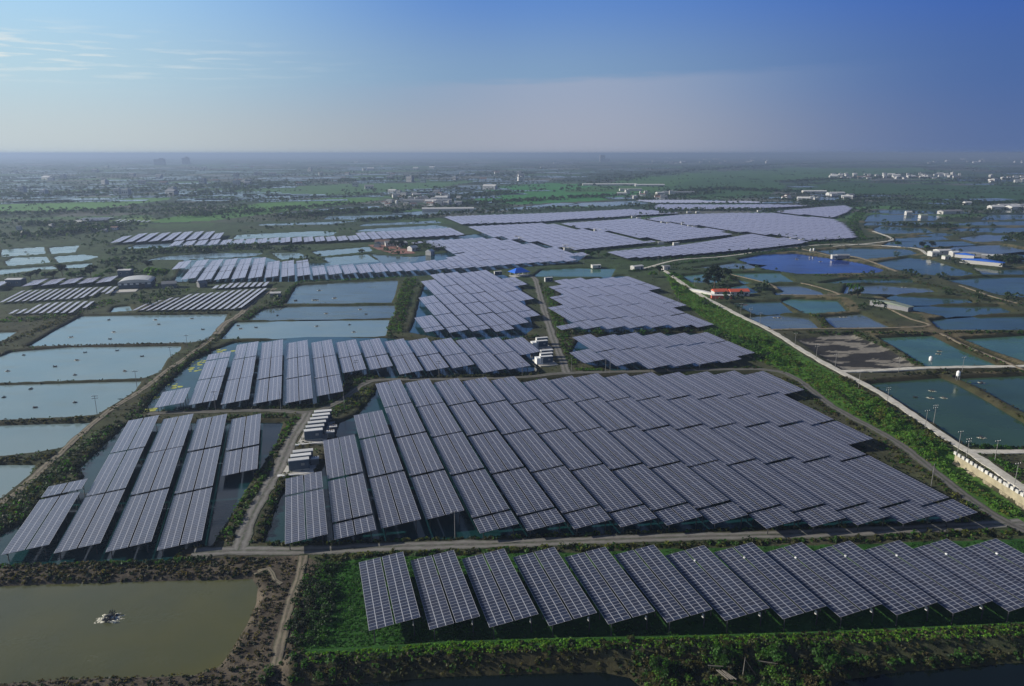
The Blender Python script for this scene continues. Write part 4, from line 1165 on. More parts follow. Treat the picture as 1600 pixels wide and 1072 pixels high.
# single trees
def make_tree(kind, h, w, cols, seed):
    """returns (trunk mesh, crown mesh)"""
    rr = np.random.default_rng(seed); t = MB()
    th = h * (.35 if kind != 'palm' else .86)
    t.tube((0, 0, -.3), (h * .02, 0, th), h * .030, h * .020, 7)
    if kind == 'palm':
        V, Fq, T, k = [], [], [], 0
        for i in range(15):
            a = rr.random() * 6.28; up = rr.uniform(-.1, .9); L = w * rr.uniform(.8, 1.1)
            dx, dy = math.cos(a), math.sin(a); prev = None
            for j in range(6):
                s = j / 5; x = L * s * (1 - .25 * up * s); z = th + L * (up * s - .95 * s * s)
                wv = L * .13 * math.sin(math.pi * (.12 + .85 * s))
                cur = [(dx * x - dy * wv, dy * x + dx * wv, z - wv * .5), (dx * x, dy * x, z), (dx * x + dy * wv, dy * x - dx * wv, z - wv * .5)]
                if prev: 
                    for q in (0, 1):
                        V += [prev[q], prev[q + 1], cur[q + 1], cur[q]]; Fq.append((k, k + 1, k + 2, k + 3)); k += 4
                prev = cur
        V = np.array(V); c = np.array(cols[0]); T = np.tile(c, (len(V), 1)) * rr.uniform(.7, 1.3, (len(V), 1))
        return t.mesh('trunk'), np_mesh('crown', V, np.array(Fq), attrs={'tint': T})
    nl = 11
    Cc, Rr = [], []
    for i in range(nl):
        a = i * 2.4 + rr.random(); d = w * .5 * math.sqrt((i + .4) / nl) * .85
        z = h * rr.uniform(.5, .86) - (d / w) * h * .18
        q = (d * math.cos(a), d * math.sin(a), z)
        t.tube((h * .02, 0, th * .8), (q[0] * .8, q[1] * .8, z - h * .05), h * .014, h * .005, 5)
        Cc.append(q); s = rr.uniform(.55, 1.0); Rr.append((w * .26 * s, w * .26 * s, h * .19 * s))
    V, Fq, T = leaf_cloud(np.array(Cc), np.array(Rr), 95, np.full(nl, w * .045), tints(nl, cols, seed), seed, .2)
    return t.mesh('trunk'), np_mesh('crown', V, Fq, attrs={'tint': T})
PROTO = {}
for nm, kd, h, w, cl, sd in [('broad', 'tree', 8, 9, [G1, DK, G1], 1), ('dark', 'tree', 9, 9, [DK, DK, (.014, .028, .010)], 2), ('bright', 'tree', 10, 12, [G2, (.075, .12, .02), G2], 3),
                             ('slim', 'tree', 9, 5, [DK, G1], 4), ('palm', 'palm', 7, 3.2, [G1], 5), ('shrubby', 'tree', 4, 5, [G1, OL, G2], 6)]:
    tm, cm = make_tree(kd, h, w, cl, sd); tm.materials.append(M['bark']); cm.materials.append(M['leaf'])
    PROTO[nm] = (tm, cm)
def tree(kind, u, v, s, label, group=None):
    x, y = at(u, v)
    e = empty('palm_tree' if kind == 'palm' else 'tree', x, y, float(ground_z([x], [y])[0]), random.random() * 6.28)
    s, sz = s if isinstance(s, tuple) else (s, s * random.uniform(.9, 1.1))
    e.scale = (s, s, sz)
    link('trunk', PROTO[kind][0], (), e); link('crown', PROTO[kind][1], (), e)
    return tag(e, label, 'palm tree' if kind == 'palm' else 'tree', group)
tree('dark', 1116, 450, (2.2, 1.8), 'big dark round tree just behind the red roofed sheds')
tree('dark', 1104, 446, .7, 'dark tree left of the big round tree by the red sheds')
tree('broad', 1090, 437, .6, 'small dark tree at the pond corner left of the red sheds')
tree('bright', 243, 438, (1.5, 1.25), 'large bright green spreading tree by the arched warehouse')
tree('broad', 258, 434, .9, 'dark green tree right of the large bright tree')
tree('dark', 232, 420, .9, 'dark tree behind the large bright tree')
tree('shrubby', 262, 460, .9, 'low bushy tree beside the grey farm hut')
tree('slim', 917, 403, .95, 'slim tall tree at the corner pond, leftmost of three')
tree('broad', 924, 403, .85, 'leafy tree in the middle of the three by the corner pond')
tree('slim', 935, 401, .7, 'slim tree rightmost of three by the corner pond')
tree('broad', 948, 404, .7, 'low leafy tree beside the concrete weir above the corner pond')
tree('slim', 897, 408, .55, 'small slender tree on the dike before the far tables')
tree('dark', 1030, 428, .8, 'dark tree at the start of the pale road')
tree('broad', 1052, 436, .8, 'green tree beside the pale road near its far end')
tree('bright', 1020, 433, .6, 'light green small tree above the block right of lane')
for i, (u, v, k, s) in enumerate([(1326,458,'palm',1.1),(1332,457,'palm',1.3),(1338,459,'palm',1.2),(1345,461,'palm',1.0),(1340,466,'dark',.75),(1330,465,'dark',.6)]):
    tree(k, u, v, s, ('palm' if k == 'palm' else 'dark leafy tree') + ' in the clump beside the long green shed, %s from its left' % ORD[[0, 2, 3, 5, 4, 1][i]])
for i, (u, v, s) in enumerate([(10,437,.7),(16,437,.8),(23,436,.75),(30,436,.8),(38,437,.7)]):
    tree('palm', u, v, s, 'dark palm on the bank before far left ponds, %s from left' % ORD[i], 'palms on the far left bank')
for i, (u, v, k, s) in enumerate([(48,437,'dark',.8),(58,434,'dark',.9),(72,437,'broad',.8),(84,437,'dark',.8),(98,432,'dark',1.15),(112,437,'broad',.8),(128,436,'broad',.9),(142,434,'dark',1.1),(156,438,'bright',.7),(172,432,'broad',.9),(188,430,'dark',.9),(206,426,'broad',.9)]):
    tree(k, u, v, s, 'leafy tree in the line behind the left farm row, %s from left' % ORD[i], 'trees behind the left farm row')
for i, (u, v, k, s) in enumerate([(508,366,'palm',1.0),(515,365,'palm',1.1),(523,367,'palm',1.0),(531,366,'palm',1.15),(539,364,'palm',1.0),(548,365,'palm',1.1),(556,366,'palm',.9)]):
    tree(k, u, v, s, 'palm in the grove above the narrow distant strip, %s from left' % ORD[i], 'palms above the narrow distant strip')
for i, (u, v, k, s) in enumerate([(612,386,'dark',.8),(620,388,'dark',.9),(628,386,'dark',.8),(636,390,'broad',.7),(660,388,'broad',.6),(672,393,'broad',.6)]):
    tree(k, u, v, s, 'dark tree round the farmstead on red earth, %s from left' % ORD[i], 'trees round the red earth farmstead')
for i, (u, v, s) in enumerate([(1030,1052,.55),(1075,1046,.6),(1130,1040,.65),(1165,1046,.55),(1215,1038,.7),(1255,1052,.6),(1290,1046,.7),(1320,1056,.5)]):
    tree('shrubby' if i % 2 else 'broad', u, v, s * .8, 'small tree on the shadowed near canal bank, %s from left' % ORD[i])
for i, (u, v, s) in enumerate([(985,1012,.35),(948,1024,.45),(1500,800,.4),(1535,836,.5),(1486,834,.4)]):
    tree('shrubby', u, v, s, ['pale green shrub at the top of the near bank', 'leafy shrub hanging over the dark near canal', 'small shrub beside the right end of the central array', 'dark bush by the gravel road junction', 'green bush just left of the gravel road junction'][i])
for i in range(16):
    t = i / 15; u, v = 1303 + 66 * t, 612 + 48 * t
    tree('shrubby', u, v, .36, 'young bush in the planted row along the green belt, %s from its far end' % ORD[i], 'row of young bushes in the green belt')
for i, (u, v, k, s) in enumerate([(1402,386,'broad',.8),(1440,388,'dark',.8),(1448,390,'broad',.7),(1456,388,'dark',.8)]):
    tree(k, u, v, s, 'tree beside the white pump sheds on the right, %s from left' % ORD[i])
for i in range(10):
    tree('dark', 1563 + i * 7, 411 - i * .25, .5, 'dark tree in the row right of the blue roofed shed, %s from left' % ORD[i], 'dark tree row beside the blue roofed shed')

# ------------------------------------------------------------------ inverter containers
def container_meshes(L=6.2, W=2.45, Hh=2.9):
    b = MB(); b.box(0, 0, .35, L, W, Hh)
    for i in range(14):
        for sy in (-1, 1): b.box(-L / 2 + .35 + i * (L - .7) / 13, sy * (W / 2 + .02), .45, .16, .05, Hh - .25)
    body = b.mesh('body'); body.materials.append(M['blue_steel'])  # long sides dark blue: their shade is put into the colour
    b = MB(); b.box(0, 0, Hh + .36, L + .25, W - .35, .22); roof = b.mesh('roof'); roof.materials.append(M['roof_white'])
    b = MB(); b.box(0, 0, 0, .06, W - .3, Hh - .3); side = b.mesh('door'); side.materials.append(M['white'])  # white end panel: the sunlit left side is put into its colour
    b = MB(); b.box(0, 0, 0, .05, .12, .5); hd = b.mesh('handle'); hd.materials.append(M['dark_metal'])
    b = MB(); b.box(0, 0, 0, L - .2, W - .2, .35); fd = b.mesh('footing'); fd.materials.append(M['concrete'])
    b = MB(); b.box(0, 0, 0, 1.1, .09, .8)
    for i in range(5): b.box(0, -.06, .08 + i * .15, 1.0, .04, .06)
    vt = b.mesh('vent'); vt.materials.append(M['grey_metal'])
    return L, W, Hh, body, roof, side, hd, fd, vt
CM = container_meshes()
def container(x, y, rz, label, group, z=.0):
    L, W, Hh, body, roof, side, hd, fd, vt = CM
    e = empty('inverter_container', x, y, z, rz)
    for nm, m_ in (('body', body), ('roof', roof), ('footing', fd)): link(nm, m_, (), e)
    d = link('door', side, (), e); d.location = (-L / 2 - .03, 0, .5)
    h = link('handle', hd, (), d); h.location = (-.05, .3, 1.0)
    v = link('vent', vt, (), e); v.location = (1.2, -W / 2 - .07, 1.6)
    return tag(e, label, 'container', group)
def slab(u, v, sx, sy, label, rz=-AZ, h=.5, z=-.25):
    x, y = at(u, v, .2); b = MB(); b.box(0, 0, 0, sx, sy, h)
    o = b.build('concrete_pad', M['concrete']); o.location = (x, y, z); o.rotation_euler = (0, 0, rz)
    return tag(o, label, 'concrete pad')
def transformer(x, y, rz, label, s=1.0):
    e = empty('transformer', x, y, .2, rz); e.scale = (s, s, s)
    b = MB(); b.box(0, 0, 0, 2.6, 1.8, 2.0); b.build('tank', M['grey_metal'], e)
    b = MB(); b.box(0, 0, 2.0, 2.8, 2.0, .18); b.build('lid', M['roof_white'], e)
    b = MB()
    for i in range(7): b.box(-1.0 + i * .33, -1.15, .3, .07, .5, 1.5)
    b.build('cooling_fins', M['grey_metal'], e)
    b = MB()
    for i in range(3): b.lathe(-.7 + i * .7, .3, [(.12, 2.15), (.17, 2.3), (.09, 2.4), (.15, 2.5), (.06, 2.75)], 8)
    b.build('bushings', M['tile_roof'], e)
    return tag(e, label, 'transformer')
RZ = -AZ
g1 = [(489, 687.5), (491.6, 681), (494.6, 674.5), (498, 668.2), (501.2, 662.4), (504, 656.8)]
slab(495, 676, 9.5, 21, 'grey concrete pad under the stack of six white roofed containers', -R(-4), .55)
for i, (u, v) in enumerate(g1):
    x, y = at(u, v, .3)
    container(x, y + 1.2, RZ, 'white roofed container on the far pad, %s of six from the front' % ORD[i], 'containers of the far pad', .28)
g2 = [(466, 735), (469.5, 728), (472.8, 721.2)]
slab(470, 730, 9.5, 12, 'grey concrete pad under the three white roofed containers by the track', -R(-4), .55)
for i, (u, v) in enumerate(g2):
    x, y = at(u, v, .3)
    container(x, y + 1.2, RZ, 'white roofed container on the near pad, %s of three from the front' % ORD[i], 'containers of the near pad', .28)
for (u, v), lab in zip([(521, 674), (517, 682), (492, 724)], ['grey transformer behind the six containers, farther of two', 'grey transformer behind the six containers, nearer of two', 'grey transformer beside the three containers on the near pad']):
    x, y = at(u, v, .3); transformer(x, y, RZ, lab)
for (u, v, sx), lab in zip([(487, 693, 11), (462, 741.5, 11)], ['white concrete ledge in front of the six containers', 'white concrete ledge in front of the three containers']):
    x, y = at(u, v, .2); b = MB(); b.box(0, 0, 0, sx, .8, .5); b.box(-sx / 2 + .8, .9, 0, 1.6, 1.4, .3)
    o = b.build('ledge', M['white']); o.location = (x, y, -.1); o.rotation_euler = (0, 0, RZ); tag(o, lab, 'ledge')
for gi, (u0, v0, lab) in enumerate([(845, 541, 'upper lane pad'), (852, 566, 'lower lane pad')]):
    slab(u0, v0, 9, 12, 'concrete pad of the %s beside the lane' % ('upper containers' if gi == 0 else 'lower containers'), RZ, .55)
    for i in range(2 if gi == 0 else 3):
        x, y = at(u0 + 1 + i * .5, v0 + 1 - i * 5.0, .3)
        container(x, y, RZ, 'white roofed container on the %s, %s from the front' % (lab, ORD[i]), 'containers of the ' + lab, .28)
    x, y = at(u0 - 10, v0 + 1.5, .3); b = MB(); b.box(0, 0, 0, 3.2, 3.4, 2.9); b.box(0, 0, 2.9, 3.4, 3.6, .15)
    o = b.build('switch_cabinet', M['white']); o.location = (x, y, .2); o.rotation_euler = (0, 0, RZ)
    tag(o, 'white switch cabinet left of the containers on the %s' % lab, 'cabinet')
x, y = at(857, 440, .2); container(x, y, RZ, 'white roofed container above the block right of lane', 'single containers', .1)
x, y = at(778, 430, .2); container(x, y, RZ, 'white roofed container left of the blue pavilion', 'single containers', .1)
FARC = [(808,373),(815,375),(884,387),(892,391),(886,391),(932,361),(941,362),(990,340.5),(998,342.5),(1036,349),(1045,351),(1068,351.5),(1078,355),(1085,357),(1032,382),(1056,383),(1076,333),(1090,333),(1238,375.5),(1252,378),(1186,331),(1190,328)]
for i, (u, v) in enumerate(FARC):
    x, y = at(u, v, .2)
    b = MB(); b.box(0, 0, 0, 7, 2.6, 2.9, 0); b.box(0, 0, 2.9, 7.3, 2.9, .25, 1)
    o = b.build('inverter_container', [M['wall'], M['roof_white']]); o.location = (x, y, 0); o.rotation_euler = (0, 0, RZ)
    tag(o, 'tiny white container in the gaps between the far solar blocks', 'container', 'tiny containers among far solar blocks')

# ------------------------------------------------------------------ buildings
def windows(e, L, D, h, n, sides=(-1, 1), base=0.0, w=1.1, hh=1.2):
    for sy in sides:
        for i in range(n):
            b = MB(); b.box(0, 0, 0, w + .2, .10, hh + .2)
            f = b.build('window', M['white'], e); f.location = (-L / 2 + L * (i + .5) / n, sy * (D / 2 + .01), base + h * .45)
            b = MB(); b.box(0, 0, .1, w, .06, hh); g = b.build('pane', M['glass'], f); g.location = (0, sy * .05, 0)
def building(name, u, v, L, D, h, rh, rz, wall, roof, label, cat, nwin=0, hip=0.0, over=.5, z=0.0, group=None, door=True):
    x, y = at(u, v, z)
    e = empty(name, x, y, z - .3, rz)
    b = MB(); b.box(0, 0, 0, L, D, h + .3)
    if not hip:
        for sx in (-1, 1):
            k = len(b.v); b.v += [(sx * L / 2, -D / 2, h + .3), (sx * L / 2, D / 2, h + .3), (sx * L / 2, 0, h + .25 + rh * .93)]
            b.f.append((k, k + 1, k + 2) if sx > 0 else (k + 1, k, k + 2)); b.m.append(0)
    b.build('wall', M[wall], e)
    b = MB(); b.gable(0, 0, h + .42, L + over, D + over, rh, 0, 0, .12, hip); b.build('roof', M[roof], e)
    if nwin: windows(e, L, D, h, nwin)
    if door:
        b = MB(); b.box(0, 0, .3, 1.6, .1, 2.2); d = b.build('door', M['blue_steel'], e); d.location = (L * .3, -D / 2 - .03, 0)
    return tag(e, label, cat, group)
# blue pavilion: hipped roof on posts
x, y = at(811, 431, 0); e = empty('pavilion', x, y, 0, RZ + .25)
b = MB(); b.gable(0, 0, 3.6, 15, 11, 3.2, 0, 0, .25, 5.0); b.build('roof', M['blue_roof'], e)
for px_ in (-6, -2, 2, 6):
    for py_ in (-4.3, 4.3):
        b = MB(); b.tube((px_, py_, -.2), (px_, py_, 3.6), .2); b.build('post', M['white'], e)
b = MB(); b.box(0, 0, -.2, 14, 10, .45); b.build('floor_slab', M['concrete'], e)
tag(e, 'open pavilion with a bright blue hipped roof by the lane end', 'pavilion')
building('shed', 1124, 461, 10, 7, 3.0, 1.5, .1, 'wall', 'red_roof', 'smaller red roofed shed beside the pale road, left one', 'shed', 2)
building('shed', 1153, 461, 14, 7, 3.0, 1.5, .1, 'wall', 'red_roof', 'longer red roofed shed beside the pale road, right one', 'shed', 4)
building('shed', 1127, 466, 14, 3, 2.2, .5, -.05, 'red_roof', 'roof_white', 'low white canopy with red front below the red roofed sheds', 'shed')
building('shed', 1098, 458, 3, 24, 1.2, .4, R(32), 'block', 'roof_white', 'long low pale wall shed beside the road above green belt', 'shed', door=False)
building('pond_shed', 1392, 481, 6, 26, 2.8, 1.1, R(32), 'wall_dark', 'green_roof', 'long green grey shed running between the right ponds', 'shed', 0)
for i, (u, v, L, D, h, ro, lb) in enumerate([(1472,397,14,9,4,'roof_white','white pump building beside the blue roofed sheds, largest'),(1458,400,8,7,4,'roof_white','small white pump hut left of the largest pump building'),(1490,401,7,6,4.5,'roof_white','tall white hut right of the largest pump building'),(1478,405,6,5,3,'green_roof','pale hut in front of the largest pump building')]):
    building('pump_house', u, v, L, D, h, 1.0, .15, 'wall', ro, lb, 'pump house', 2)
building('farm_shed', 1534, 413, 8, 34, 3.2, 1.5, R(42), 'wall', 'blue_roof', 'long shed with a vivid blue roof by the right ponds', 'shed', 0)
building('farm_shed', 1507, 403, 5, 16, 3.2, 1.4, R(50), 'wall', 'blue_roof', 'smaller blue roofed shed behind the vivid blue one', 'shed', 0)
building('farm_shed', 1522, 401, 6, 30, 3, 1.4, R(52), 'wall_dark', 'grey_roof', 'long grey roofed shed behind the vivid blue one', 'shed', 0)
building('farm_shed', 1562, 405, 6, 30, 3, 1.4, R(55), 'wall_dark', 'roof_white', 'long pale roofed shed right of the grey roofed one', 'shed', 0)
building('farm_shed', 1316, 403.5, 12, 6, 3, 1, 0, 'wall_dark', 'grey_roof', 'dark shed on the dike between the blue lined ponds', 'shed', 0)
building('farm_hut', 1303, 404, 5, 4, 3, .8, 0, 'wall', 'roof_white', 'white hut left of the dark shed between lined ponds', 'hut', 1)
building('farm_hut', 265, 449, 10, 8, 3.2, 1.6, .4, 'wall_dark', 'grey_roof', 'grey gabled farm hut left of the distant row', 'hut', 1)
building('farm_hut', 316, 448, 6, 5, 3, 1.6, .8, 'wall_dark', 'grey_roof', 'small dark gabled hut among rubble by the short row', 'hut', 0)
building('farm_hut', 431, 463, 7, 6, 2.6, .7, .2, 'wall_dark', 'roof_white', 'white flat topped hut on the dike above the dirt track', 'hut', 0)
building('farm_hut', 26, 446, 11, 8, 5, .7, .1, 'blue_steel', 'roof_white', 'blue walled hut with white roof at the far left', 'hut', 2)
building('farm_hut', 197, 431, 10, 7, 5, .7, .1, 'blue_steel', 'roof_white', 'blue walled hut with white roof behind the arched warehouse', 'hut', 2)
building('farm_hut', 931, 418, 8, 4, 2.2, .5, .3, 'block', 'roof_white', 'low white pump hut at the weir beside the teal pond', 'hut', 0)
building('farm_hut', 995, 421, 11, 5, 3, .8, .6, 'wall', 'roof_white', 'white roofed hut beside the weir before green belt', 'hut', 0)
building('farm_hut', 1040, 421, 6, 5, 3, .8, .3, 'wall', 'grey_roof', 'small hut at the bend of the pale road', 'hut', 0)
# arched warehouse
x, y = at(215, 447, 0); e = empty('warehouse', x, y, -.2, RZ)
L, D, h = 22, 20, 4.5
b = MB(); b.box(0, 0, 0, L, D, h); b.build('wall', M['blue_steel'], e)
b = MB(); n = 10; prev = None
for i in range(n + 1):
    a = math.pi * i / n; p = (-math.cos(a) * (L / 2 + .5), h + math.sin(a) * 2.4)
    if prev:
        b.face([(prev[0], -D / 2 - .4, prev[1]), (p[0], -D / 2 - .4, p[1]), (p[0], D / 2 + .4, p[1]), (prev[0], D / 2 + .4, prev[1])])
        b.face([(prev[0], -D / 2 - .4, h), (p[0], -D / 2 - .4, h), (p[0], -D / 2 - .4, p[1]), (prev[0], -D / 2 - .4, prev[1])])
        b.face([(p[0], D / 2 + .4, h), (prev[0], D / 2 + .4, h), (prev[0], D / 2 + .4, prev[1]), (p[0], D / 2 + .4, p[1])])
    prev = p
b.build('roof', M['roof_white'], e)
for i in range(6):
    b = MB(); b.box(0, 0, 0, 2.2, .12, 1.2); w_ = b.build('window', M['white'], e); w_.location = (-10 + i * 4, -D / 2 - .02, h - 1.6)
b = MB(); b.box(0, 0, 0, 4, .12, 3.6); d = b.build('door', M['dark_metal'], e); d.location = (5, -D / 2 - .03, 0)
tag(e, 'arched white roofed warehouse with dark blue walls at left', 'warehouse')
b = MB(); b.box(0, 0, 0, 18, 11, .4); o = b.build('concrete_pad', M['block']); x, y = at(193, 455); o.location = (x, y, -.1); o.rotation_euler = (0, 0, RZ)
tag(o, 'pale yard slab in front of the arched warehouse', 'concrete pad')
# farmstead on red earth
for i, (u, v, L, D, ro, lb) in enumerate([(598,382,16,9,'tile_roof','brown roofed farmhouse left end of red earth farmstead'),(612,384,14,9,'grey_roof','grey roofed farmhouse in the middle of red earth farmstead'),(628,385,10,8,'roof_white','white roofed farmhouse at right of red earth farmstead'),(645,392,9,7,'roof_white','white hut in the green below red earth farmstead'),(672,398,8,6,'roof_white','white hut at the pond corner below red earth farmstead'),(590,386,8,6,'wall','low pale hut at the front of red earth farmstead')]):
    building('farmhouse', u, v, L, D, 3.6, 1.8, .3 * i, 'wall', ro if ro != 'wall' else 'green_roof', lb, 'farmhouse', 2)
P = pts([(575,383),(600,381),(640,390),(650,396),(615,397),(590,390)], .05)
bm = bmesh.new(); vs = [bm.verts.new((p[0], p[1], .12)) for p in P]; f = bm.faces.new(vs); f.normal_update()
if f.normal.z < 0: f.normal_flip()
me = bpy.data.meshes.new('red_earth_yard'); bm.to_mesh(me); bm.free()
M['redearth'] = road_material('red_earth', (.26, .11, .08), (.16, .08, .06))
tag(link('red_earth_yard', me, M['redearth']), kind='structure')
# long white poultry houses and other far sheds
for i, (u, v, L, D, rz, ro, lb) in enumerate([(920,290,40,14,.02,'roof_white','short white roofed poultry house, leftmost of the far row'),(957,290,150,16,.02,'roof_white','longest white roofed poultry house in the far row'),(1015,291,90,16,.02,'roof_white','white roofed poultry house at right of far row'),
   (985,298,60,14,.05,'green_roof','pale roofed shed in front of the far poultry houses'),(1272,301.5,60,14,.0,'roof_white','long white shed alone in the dark fields upper right'),(1308,304,34,12,.0,'roof_white','small white shed right of the lone long shed'),
   (1484,334,42,12,.3,'wall_dark','pale ruined shed with open bays by far right ponds'),(1419,336,10,6,.1,'roof_white','cream hut on the dike of the far right ponds'),(1442,341,12,7,.1,'green_roof','greenish hut right of cream hut on far dike'),
   (1511,320,14,8,.1,'roof_white','white farm building alone right of the ruined shed'),(1060,303,80,16,.1,'grey_roof','long grey shed among trees beyond striped row'),(700,330,90,10,.12,'roof_white','long thin pale shed beyond the narrow distant strip'),(668,316,100,20,.1,'grey_roof','wide grey shed at the edge of the middle village')]):
    building('far_shed', u, v, L, D, 4.5, 2.2, rz, 'wall', ro if ro in M else 'grey_roof', lb, 'shed', 0, door=False)
for i in range(7):
    u, v = 1556 + i * 9, 327 - (i % 3) * 1.2
    building('far_shed', u, v, 24 + (i % 3) * 8, 14, 5, 2, .1 * i, 'wall', ['roof_white','grey_roof','roof_white'][i % 3], 'pale farm building in the far right cluster, %s from left' % ORD[i], 'shed', 0, door=False, group='farm buildings of the far right cluster')
# tall block on the horizon
x, y = at(941, 252.5); e = empty('tower_block', x, y, 0, .1)
b = MB(); b.box(0, 0, 0, 62, 40, 78); b.build('tower', M['wall_dark'], e)
b = MB(); b.box(60, 0, 0, 60, 40, 34); b.build('wing', M['wall_dark'], e)
b = MB()
for i in range(12): b.box(0, -20.1, 6 + i * 5.8, 56, .5, 2.2)
b.build('windows', M['glass'], e)
tag(e, 'hazy tower block standing alone on the horizon', 'tower block')
for i, (u, v, L, h) in enumerate([(250,257,90,46),(291,256,60,56),(1417,247,120,40),(880,256,190,14)]):
    x, y = at(u, v); b = MB(); b.box(0, 0, 0, L, 40, h); b.box(L * .2, 0, h, L * .3, 30, h * .2)
    o = b.build('far_building', M['wall_dark'] if i < 3 else M['wall']); o.location = (x, y, 0)
    tag(o, ['faint hazy block at left below horizon, wider of two', 'faint hazy block at left below horizon, taller of two', 'faint pale block below horizon at upper right', 'long low white plant below the tower block'][i], 'building')
# village houses
def house_mesh(L, D, h, flat, roof, wall):
    b = MB(); b.box(0, 0, -.2, L, D, h + .2, 0)
    if flat: b.box(0, 0, h, L + .3, D + .3, .25, 1); b.box(L * .2, 0, h + .25, L * .3, D * .4, 1.4, 0)
    else: b.gable(0, 0, h + .12, L + .6, D + .6, D * .22, 0, 1)
    for i in range(3): b.box(-L * .3 + i * L * .3, -D / 2 - .03, h * .45, 1.3, .1, 1.3, 2)
    me = b.mesh('village_house')
    for k in (wall, roof, 'glass'): me.materials.append(M[k])
    return me
HM = [house_mesh(9, 8, 7, True, 'roof_white', 'wall'), house_mesh(12, 8, 4, False, 'grey_roof', 'wall'), house_mesh(14, 9, 6, False, 'grey_roof', 'wall'), house_mesh(10, 9, 9, True, 'grey_roof', 'wall'), house_mesh(12, 9, 4, False, 'tile_roof', 'white'), house_mesh(22, 12, 5, False, 'roof_white', 'wall')]
def village(u0, u1, v0, v1, n, lab, grp, seed, big=1.0):
    r = np.random.default_rng(seed)
    for i in range(n):
        u, v = r.uniform(u0, u1), r.uniform(v0, v1)
        x, y = at(u, v)
        o = link('village_house', HM[r.integers(0, len(HM))]); o.location = (x, y, 0); o.rotation_euler = (0, 0, r.uniform(-.4, .4)); s = big * r.uniform(.8, 1.2); o.scale = (s, s, s)
        tag(o, lab, 'house', grp)
village(1296, 1500, 272, 280, 62, 'tiny pale house of the village strip at upper right', 'houses of the upper right village', 1, 1.25)
village(600, 720, 300, 322, 44, 'small house among trees of the middle village beyond strip', 'houses of the middle village', 2)
village(960, 1062, 301, 312, 14, 'small farm building beyond the pale dike of central far ponds', 'farm buildings beyond the far ponds', 3)
village(1210, 1330, 305, 316, 12, 'small farm building in dark scrub above far right solar edge', 'farm buildings in the dark scrub', 4)
village(20, 180, 350, 364, 8, 'small building among the trees at far left', 'buildings in far left trees', 5, .65)
village(1020, 1200, 246, 256, 30, 'speck of a house below horizon right of tower', 'specks of houses right of the tower', 6, 2.2)
village(20, 420, 262, 306, 34, 'speck of a house on hazy left plain', 'specks of houses on the left plain', 7, 1.7)
village(420, 900, 254, 296, 34, 'speck of a house on hazy middle plain', 'specks of houses on the middle plain', 8, 1.8)
village(1430, 1600, 244, 256, 18, 'speck of a house near horizon at far right', 'specks of houses at far right', 9, 2.4)
village(1540, 1600, 274, 286, 12, 'tiny pale house right of the village strip near edge', 'houses at the right edge', 10, 1.3)
# white feed silos on legs
def silo(u, v, s, label):
    x, y = at(u, v); e = empty('feed_silo', x, y, 0); e.scale = (s, s, s)
    b = MB(); b.lathe(0, 0, [(.25, 1.6), (1.25, 2.9), (1.25, 5.4), (.5, 6.2)], 16); b.build('tank', M['white'], e)
    b = MB(); b.lathe(0, 0, [(.5, 6.2), (.5, 6.45), (.1, 6.55)], 12); b.build('cap', M['grey_metal'], e)
    for i in range(4):
        a = .785 + i * 1.571; b = MB(); b.tube((1.2 * math.cos(a), 1.2 * math.sin(a), -.8), (1.15 * math.cos(a), 1.15 * math.sin(a), 3.4), .09); b.build('leg', M['grey_metal'], e)
    b = MB(); b.box(1.38, 0, -.5, .1, .5, 6.6); b.build('ladder', M['grey_metal'], e)
    return tag(e, label, 'feed silo')
silo(1453, 568.5, .62, 'white feed silo at the left corner of the teal pond')
silo(1496, 593, .66, 'white feed silo beside the road between dark ponds')
silo(1266, 395, .7, 'white feed silo by the blue lined pond, left one'); silo(1271, 394.5, .7, 'white feed silo by the blue lined pond, right one')
silo(1334, 457, .8, 'white feed silo among the palms by the long shed')
silo(1000, 306, 1.8, 'tall white silo beyond the pale dike of far ponds')
silo(620, 322, 1.8, 'tall white silo in the middle village')

# ------------------------------------------------------------------ paddlewheel aerators
b = MB()
for sy in (-.55, .55):
    b.box(0, sy, -.1, 2.4, .42, .30, 0, 0, .9)
A_float = b.mesh('float'); A_float.materials.append(M['black'])
b = MB(); b.box(0, 0, .2, .3, 1.7, .12); b.box(0, 0, .3, .55, .4, .42); b.box(.8, 0, .2, .12, 1.5, .1); b.box(-.8, 0, .2, .12, 1.5, .1)
A_motor = b.mesh('motor'); A_motor.materials.append(M['dark_metal'])
b = MB()
for i in range(8):
    a = i * math.pi / 4; b.tube((0, 0, 0), (.55 * math.cos(a), 0, .55 * math.sin(a)), .05, .05, 5)
    b.box(.5 * math.cos(a), 0, .5 * math.sin(a) - .12, .08, .3, .24)
A_wheel = b.mesh('paddle_wheel'); A_wheel.materials.append(M['dark_metal'])
def splash_mesh(seed):
    r = np.random.default_rng(seed); m = MB(); n, k = 26, 5
    ring = lambda j: [(math.cos(6.283 * i / n) * 2.9 * j / k * er[i], math.sin(6.283 * i / n) * 1.9 * j / k * er[i]) for i in range(n)]
    er = r.uniform(.45, 1.25, n)
    m.v.append((0, 0, .25))
    for j in range(1, k + 1):
        for x, y in ring(j): m.v.append((x, y, -.05 if j == k else r.uniform(.0, .28) * (1.1 - j / k)))
    for i in range(n):
        i2 = (i + 1) % n; m.f.append((0, 1 + i, 1 + i2)); m.m.append(0)
        for j in range(k - 1):
            a = 1 + j * n; m.f.append((a + i, a + n + i, a + n + i2, a + i2)); m.m.append(0)
    me = m.mesh('splash'); me.materials.append(M['foam']); return me
SPL = [splash_mesh(i) for i in range(4)]
